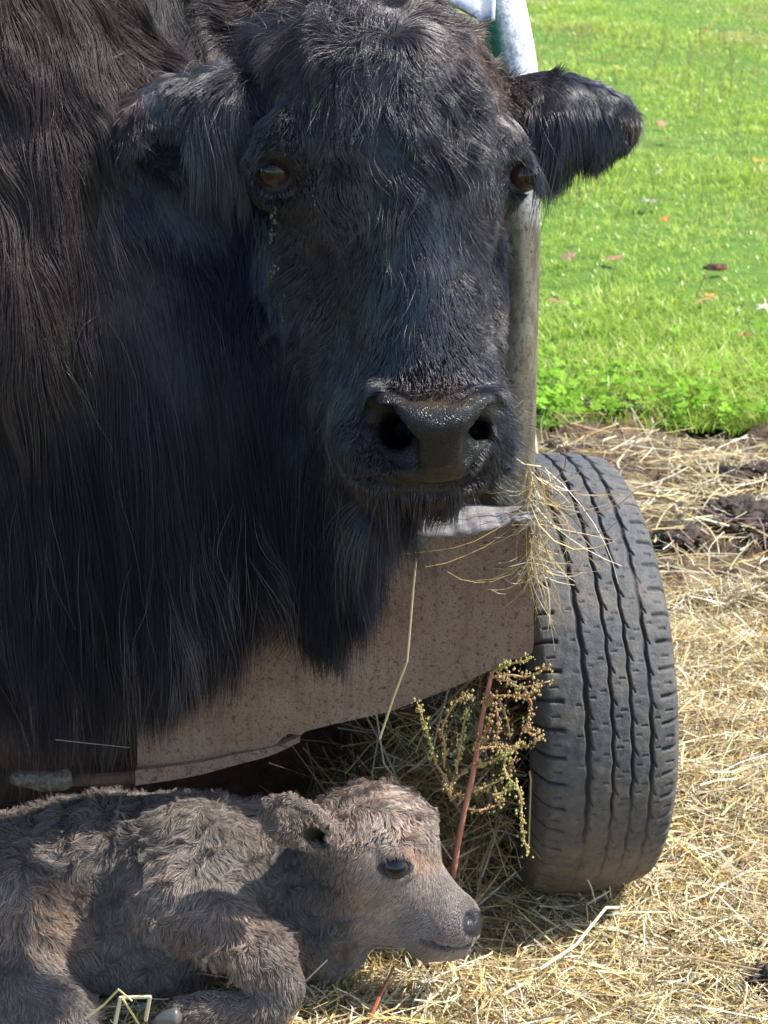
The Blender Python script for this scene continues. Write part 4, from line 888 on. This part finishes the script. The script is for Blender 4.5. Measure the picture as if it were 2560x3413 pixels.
# wheel
RW, YW, ZW, XW, TH = .330, 2.83, .314, .261, R(9.5)
wh = empty('wheel'); wh.parent = tr; wh.location = tuple(np.array([XW, YW, ZW]) - LOC); wh.rotation_euler = (0, R(-1.5), TH)
def build_tyre():
    prof = [(-.062, .205), (-.080, .212), (-.097, .235), (-.104, .262), (-.103, .283), (-.0985, .298)]
    tread = [(-.0945, .306), (-.0900, .3135)] + [(x, .330 - .0125 * (abs(x) / .086) ** 2.4) for x in np.linspace(-.086, .086, 130)] + [(.0900, .3135), (.0945, .306)]
    pr = np.array(prof + tread + [(-a, b_) for a, b_ in prof[::-1]]); nS = 1000; nP = len(pr)
    th_ = np.linspace(0, 2 * np.pi, nS, endpoint=False); s_ = th_[:, None] * RW + 0 * pr[None, :, 0]; w_ = pr[None, :, 0] + 0 * s_
    rad = pr[None, :, 1] + 0 * s_
    saw = lambda x: x - np.floor(x)
    dep = np.zeros_like(rad); L0 = 2 * np.pi * RW
    def groove(d, hw): return np.clip(1.35 - np.abs(d) / hw * 1.1, 0, 1)
    n_p = 47
    for gi, (c0, hw, ph) in enumerate([(-.0375, .0040, .0), (-.003, .0024, .35), (.024, .0024, .7), (.052, .0032, .15)]):
        q = saw(s_ / L0 * n_p + ph); c_ = c0 + .0013 * (np.where(q < .6, q / .6, (1 - q) / .4) - .5) * 2
        dep = np.maximum(dep, groove(w_ - c_, hw))
        # hooked spur at every pitch
        q2 = saw(s_ / L0 * n_p + ph - .52); inr = q2 < .26; dd = w_ - (c_ + .001 + .0062 * q2 / .26)
        dep = np.maximum(dep, np.where(inr, groove(dd, .0013) * .8, 0))
        for off in (-.010, .010):   # sipe ticks
            q3 = np.abs(saw(s_ / L0 * n_p * 1.0 + ph + .31 + off * 9) - .5) * L0 / n_p; ins = (np.abs(w_ - c_ - off) < .0042)
            dep = np.maximum(dep, np.where(ins, groove(q3, .0011) * .55, 0))
    for sgn, ns in ((-1, 50), (1, 54)):   # shoulder slots
        q = np.abs(saw(s_ / L0 * ns + .25 * (w_ * sgn - .06) * 8) - .5) * L0 / ns; ww = w_ * sgn
        ins = np.clip((ww - .066) / .003, 0, 1) * (ww < .104); dep = np.maximum(dep, ins * groove(q, .0030))
        q = np.abs(saw(s_ / L0 * ns + .5) - .5) * L0 / ns; ins = (ww > .073) & (ww < .086); dep = np.maximum(dep, np.where(ins, groove(q, .0016) * .6, 0))
    q9 = np.stack([s_.ravel() * 1.0, w_.ravel() * 2, 0 * s_.ravel()], -1); wear = np.clip(.85 + .3 * noise3(q9, 14, 77).reshape(s_.shape) - .5 * np.clip((np.cos(th_[:, None] - 3.75) - .75) * 4, 0, 1) * (np.abs(w_) < .06), .15, 1.1)
    dep = dep * np.clip(wear * 1.3, 0, 1)
    rad = rad + .0006 * noise3(q9, 60, 78).reshape(s_.shape) * (np.abs(w_) < .09)
    rad = rad - dep * .0062 * wear
    flat = np.clip((ZW + .004 - 0) - 0, 0, 1)
    X = w_; Yc = rad * np.cos(th_)[:, None]; Zc = rad * np.sin(th_)[:, None]
    Vv = np.stack([X, Yc, Zc], -1).reshape(-1, 3); i, j = np.meshgrid(np.arange(nS), np.arange(nP - 1), indexing='ij')
    a = (i * nP + j).ravel(); b_ = (((i + 1) % nS) * nP + j).ravel()
    return mesh_obj('tyre', Vv, np.stack([a, a + 1, b_ + 1, b_], -1), tyre_mat(), wh, True, {'cut': dep.ravel()})
def tyre_mat():
    m, nt, b = mat_new('worn_rubber'); n1 = tex(nt, 16, 8, .7); n2 = tex(nt, 120, 5, .7); a = attr(nt, 'cut')
    c = ramp(nt, n2.outputs[0], [(.3, (.040, .040, .042)), (.7, (.082, .083, .085))])
    d = ramp(nt, n1.outputs[0], [(.46, (0, 0, 0)), (.66, (.7, .7, .7))]); c = mixc(nt, d.outputs[0], c.outputs[0], (.15, .125, .10))
    c = mixc(nt, a.outputs['Fac'], c, (.010, .009, .009))  # grooves darkened in the colour to deepen their shade
    # mud caked on the lower part
    z = N(nt, 'ShaderNodeSeparateXYZ'); tc = N(nt, 'ShaderNodeTexCoord'); L(nt, tc.outputs['Object'], z.inputs[0])
    mr = N(nt, 'ShaderNodeMapRange'); mr.inputs['From Min'].default_value = -.02; mr.inputs['From Max'].default_value = -.26; L(nt, z.outputs[2], mr.inputs[0])
    mu = N(nt, 'ShaderNodeMath', operation='MULTIPLY'); L(nt, mr.outputs[0], mu.inputs[0]); n3 = tex(nt, 38, 8, .75)
    L(nt, ramp(nt, n3.outputs[0], [(.42, (0, 0, 0)), (.6, (1, 1, 1))]).outputs[0], mu.inputs[1]); c = mixc(nt, mu.outputs[0], c, (.13, .10, .075))
    L(nt, c, b.inputs['Base Color']); b.inputs['Roughness'].default_value = .62; b.inputs['Specular IOR Level'].default_value = .35
    L(nt, bump(nt, n2.outputs[0], .6, .0025, bump(nt, n3.outputs[0], .5, .006)), b.inputs['Normal']); return m
build_tyre()
mb = MB(); prof = [(-.085, .20), (-.075, .205), (-.06, .19), (-.02, .17), (.02, .17), (.06, .19), (.075, .205), (.085, .20), (.08, .16), (.0, .14), (-.03, .05), (-.04, .0)]
Vv = []; F = []; nS = 40
for i in range(nS):
    a = 2 * math.pi * i / nS
    for x, r_ in prof: Vv.append((x, r_ * math.cos(a), r_ * math.sin(a)))
for i in range(nS):
    for j in range(len(prof) - 1): F.append((i * 12 + j, i * 12 + j + 1, ((i + 1) % nS) * 12 + j + 1, ((i + 1) % nS) * 12 + j))
mesh_obj('rim', Vv, F, M['rust'], wh)

# ------------------------------------------------------------------ weed
def vmat(name, c0, c1, scale=30, rough=.5):
    m, nt, b = mat_new(name); n = tex(nt, scale, 4); L(nt, ramp(nt, n.outputs[0], [(.35, c0), (.65, c1)]).outputs[0], b.inputs['Base Color']); b.inputs['Roughness'].default_value = rough; return m
M['stem'] = vmat('red_stem', (.34, .10, .075), (.42, .22, .13), 22)
M['stem2'] = vmat('thin_stem', (.36, .11, .07), (.34, .27, .09), 18)
M['seed'] = vmat('seeds', (.36, .20, .10), (.38, .31, .11), 60, .7)
M['seed2'] = vmat('green_seeds', (.28, .30, .07), (.42, .36, .13), 60, .7)
YD = 2.465
weed = empty('dock_weed', tuple(P(1508, 2920, YD))); tag(weed, 'tall reddish stemmed weed with small seed clusters standing in front of the trailer underside', 'weed')
WL = np.array(weed.location)
stem = bez([P(1508, 2920, YD), P(1540, 2740, YD), P(1580, 2560, YD), P(1605, 2400, YD), P(1640, 2240, YD)], 20)
Vv, F = tube(stem, np.linspace(.0044, .0030, len(stem)) * (1 + .08 * np.sin(np.arange(len(stem)) * 1.9)), 10); mesh_obj('stem', np.array(Vv) - WL, F, M['stem'], weed)
BR = [[(1575, 2500), (1640, 2490), (1720, 2495), (1800, 2465)], [(1570, 2560), (1640, 2535), (1700, 2500), (1745, 2470)], [(1552, 2693), (1600, 2700), (1650, 2685), (1680, 2665)],
      [(1600, 2345), (1660, 2320), (1740, 2318), (1800, 2300)], [(1640, 2240), (1690, 2215), (1740, 2205), (1772, 2192)], [(1625, 2260), (1700, 2250), (1760, 2255), (1830, 2220)],
      [(1560, 2570), (1510, 2600), (1495, 2650), (1530, 2652), (1548, 2648)], [(1455, 2550), (1435, 2480), (1410, 2400), (1390, 2340)], [(1455, 2550), (1490, 2600), (1500, 2640)],
      [(1480, 2560), (1482, 2480), (1475, 2420), (1530, 2330), (1580, 2325)], [(1520, 2570), (1535, 2480), (1545, 2420), (1560, 2360)], [(1660, 2330), (1690, 2400), (1700, 2460)],
      [(1740, 2318), (1770, 2340), (1760, 2400), (1735, 2450)], [(1690, 2500), (1680, 2560), (1700, 2600), (1720, 2612)], [(1610, 2345), (1650, 2350), (1660, 2420), (1650, 2480)],
      [(1575, 2640), (1620, 2620), (1680, 2590), (1720, 2520)], [(1720, 2612), (1735, 2660), (1738, 2720), (1745, 2790), (1760, 2850)], [(1660, 2250), (1690, 2270), (1740, 2290), (1835, 2270)],
      [(1575, 2500), (1620, 2440), (1640, 2380)], [(1640, 2650), (1680, 2640), (1715, 2612)], [(1740, 2420), (1775, 2450), (1800, 2430)]]
M_octa = None
for bi, pts in enumerate(BR):
    r = random.Random(bi); dy = r.uniform(-.035, .02); path = bez([P(u, v, YD + dy * min(1, i / 2.)) for i, (u, v) in enumerate(pts)], 18)
    Vv, F = tube(path, np.linspace(.0021, .0011, len(path)), 5); br = mesh_obj('branch', np.array(Vv) - WL, F, M['stem2'], weed)
    mb = MB(); L_ = np.linalg.norm(np.diff(path, axis=0), axis=1).sum(); ns = int(L_ / .0012)
    for s_ in range(ns):
        q = path[r.randrange(2 if bi else 4, len(path))] + np.array([r.gauss(0, .0032), r.gauss(0, .0032), r.gauss(0, .0036)]); z_ = r.uniform(.0010, .0026)
        ct = [(1, 0, 0), (0, 1, 0), (-1, 0, 0), (0, -1, 0), (0, 0, 1.3), (0, 0, -1.3)]
        a = r.uniform(0, 3); ca, sa = math.cos(a), math.sin(a)
        mb.add([q - WL + z_ * np.array((x * ca - y * sa, x * sa + y * ca, zz)) for x, y, zz in ct], [(0, 1, 4), (1, 2, 4), (2, 3, 4), (3, 0, 4), (1, 0, 5), (2, 1, 5), (3, 2, 5), (0, 3, 5)])
    sd = mb.build('seed_cluster', M['seed2'] if bi % 3 == 1 else M['seed'], br, False); sd['kind'] = 'stuff'

# ------------------------------------------------------------------ single stalks
def stalk(pts, r0, r1_, col, label, flat=1.0, cat='stalk', name='straw_stalk', group=None):
    path = bez(pts, 6 * len(pts)) if len(pts) > 2 else np.array(pts, float)
    Vv, F = tube(path, np.linspace(r0, r1_, len(path)), 6); c0 = np.array(Vv).mean(0)
    o = mesh_obj(name, np.array(Vv) - c0, F, M['straw'], attrs={'tint': np.tile([col], (len(Vv), 1))}); o.location = c0
    tag(o, label, cat, group); return o
def sharp(pts): # polyline with crisp kinks
    out = [pts[0]]
    for a, b_ in zip(pts[:-1], pts[1:]): out += [a + (b_ - a) * .03, a + (b_ - a) * .5, a + (b_ - a) * .97, b_]
    return out
def poly(uvY, *a, **k):
    p = [P(*q) for q in uvY]; path = np.array(sharp(p)); Vv, F = tube(path, np.linspace(a[0], a[1], len(path)), 6); c0 = path.mean(0)
    o = mesh_obj('straw_stalk', np.array(Vv) - c0, F, M['straw'], attrs={'tint': np.tile([a[2]], (len(Vv), 1))}, smooth=False); o.location = c0; tag(o, a[3], 'stalk'); return o
SC = (.62, .50, .28)
poly([(1388, 1858, 2.19), (1378, 1960, 2.19), (1364, 2130, 2.19), (1357, 2205, 2.19), (1310, 2330, 2.20), (1266, 2462, 2.21)], .0011, .0013, SC, 'long kinked straw dangling from the cow\'s beard in front of the panel')
def gpoly(uvz, *a): 
    p = [G(*q) for q in uvz]; path = np.array(sharp(p)); Vv, F = tube(path, np.linspace(a[0], a[1], len(path)), 6); c0 = path.mean(0)
    o = mesh_obj('straw_stalk', np.array(Vv) - c0, F, M['straw'], attrs={'tint': np.tile([a[2]], (len(Vv), 1))}, smooth=False); o.location = c0; tag(o, a[3], 'stalk'); return o
gpoly([(1800, 3230, .05), (1920, 3150, .06), (2020, 3025, .085), (2060, 3025, .08)], .0024, .002, (.75, .68, .48), 'thick pale straw angled up in front of the tyre')
gpoly([(2020, 3050, .07), (2110, 3040, .07), (2220, 3040, .05)], .0014, .001, (.7, .6, .36), 'thin straw lying level below the tyre, right of the thick pale one')
stalk([G(1860, 2968, .05), G(1905, 2915, .10), G(1960, 2935, .10), G(1985, 3010, .05)], .0012, .0009, (.66, .58, .40), 'thin arched grass blade looping in front of the tyre')
stalk([G(2035, 2990, .05), G(2032, 2910, .08), G(2070, 2935, .07), G(2110, 2990, .04)], .0011, .0008, (.6, .42, .18), 'orange bent stalk hooked at the foot of the tyre')
gpoly([(285, 3395, .17), (345, 3350, .19), (395, 3298, .22), (440, 3336, .20)], .0018, .0012, (.60, .52, .24), 'yellow straw with a sharp bend in front of the calf\'s hind leg')
gpoly([(378, 3440, .12), (402, 3325, .17), (500, 3322, .17), (486, 3400, .13)], .0026, .0024, (.68, .60, .38), 'broad folded straw shaped like a table in front of the calf')
gpoly([(410, 3330, .17), (470, 3425, .12)], .0016, .0014, (.66, .56, .25), 'straight yellow straw slanting under the folded one')
gpoly([(1395, 3215, .03), (1392, 3170, .05), (1404, 3146, .06)], .0022, .0018, (.66, .62, .48), 'short pale straw standing under the calf\'s mouth')
gpoly([(1020, 3268, .07), (1090, 3200, .10)], .0012, .001, (.68, .64, .5), 'thin straight straw poking up behind the calf\'s knee')
gpoly([(1222, 3425, .03), (1262, 3330, .05), (1312, 3225, .07)], .0030, .0022, (.36, .10, .05), 'reddish brown twig sticking up at the bottom edge right of the calf')
gpoly([(2350, 1700, .05), (2430, 1730, .06), (2530, 1728, .07), (2545, 1760, .06), (2552, 1830, .04)], .0020, .0014, (.38, .22, .22), 'purplish stalk bent over the mud clods right of the tyre')
gpoly([(2100, 3185, .05), (2300, 3190, .05), (2540, 3235, .04)], .0018, .0014, (.42, .30, .18), 'long brown stalk lying across the straw at the lower right')
poly([(1480, 2580, 2.50), (1765, 2580, 2.50)][:0] or [(1765, 2570, 2.52), (1770, 2600, 2.52), (1762, 2840, 2.53)], .0014, .0012, (.50, .38, .18), 'upright bent straw leaning beside the dark inner side of the tyre')
gpoly([(1590, 3020, .04), (1660, 2960, .07), (1720, 2905, .09)], .0016, .0012, (.55, .55, .48), 'grey blade of hay rising behind the calf\'s nose')
poly([(185, 2465, 2.20), (300, 2478, 2.2), (432, 2492, 2.21)], .0008, .0005, (.17, .15, .11), 'thin straw caught level in the cow\'s hanging hair')
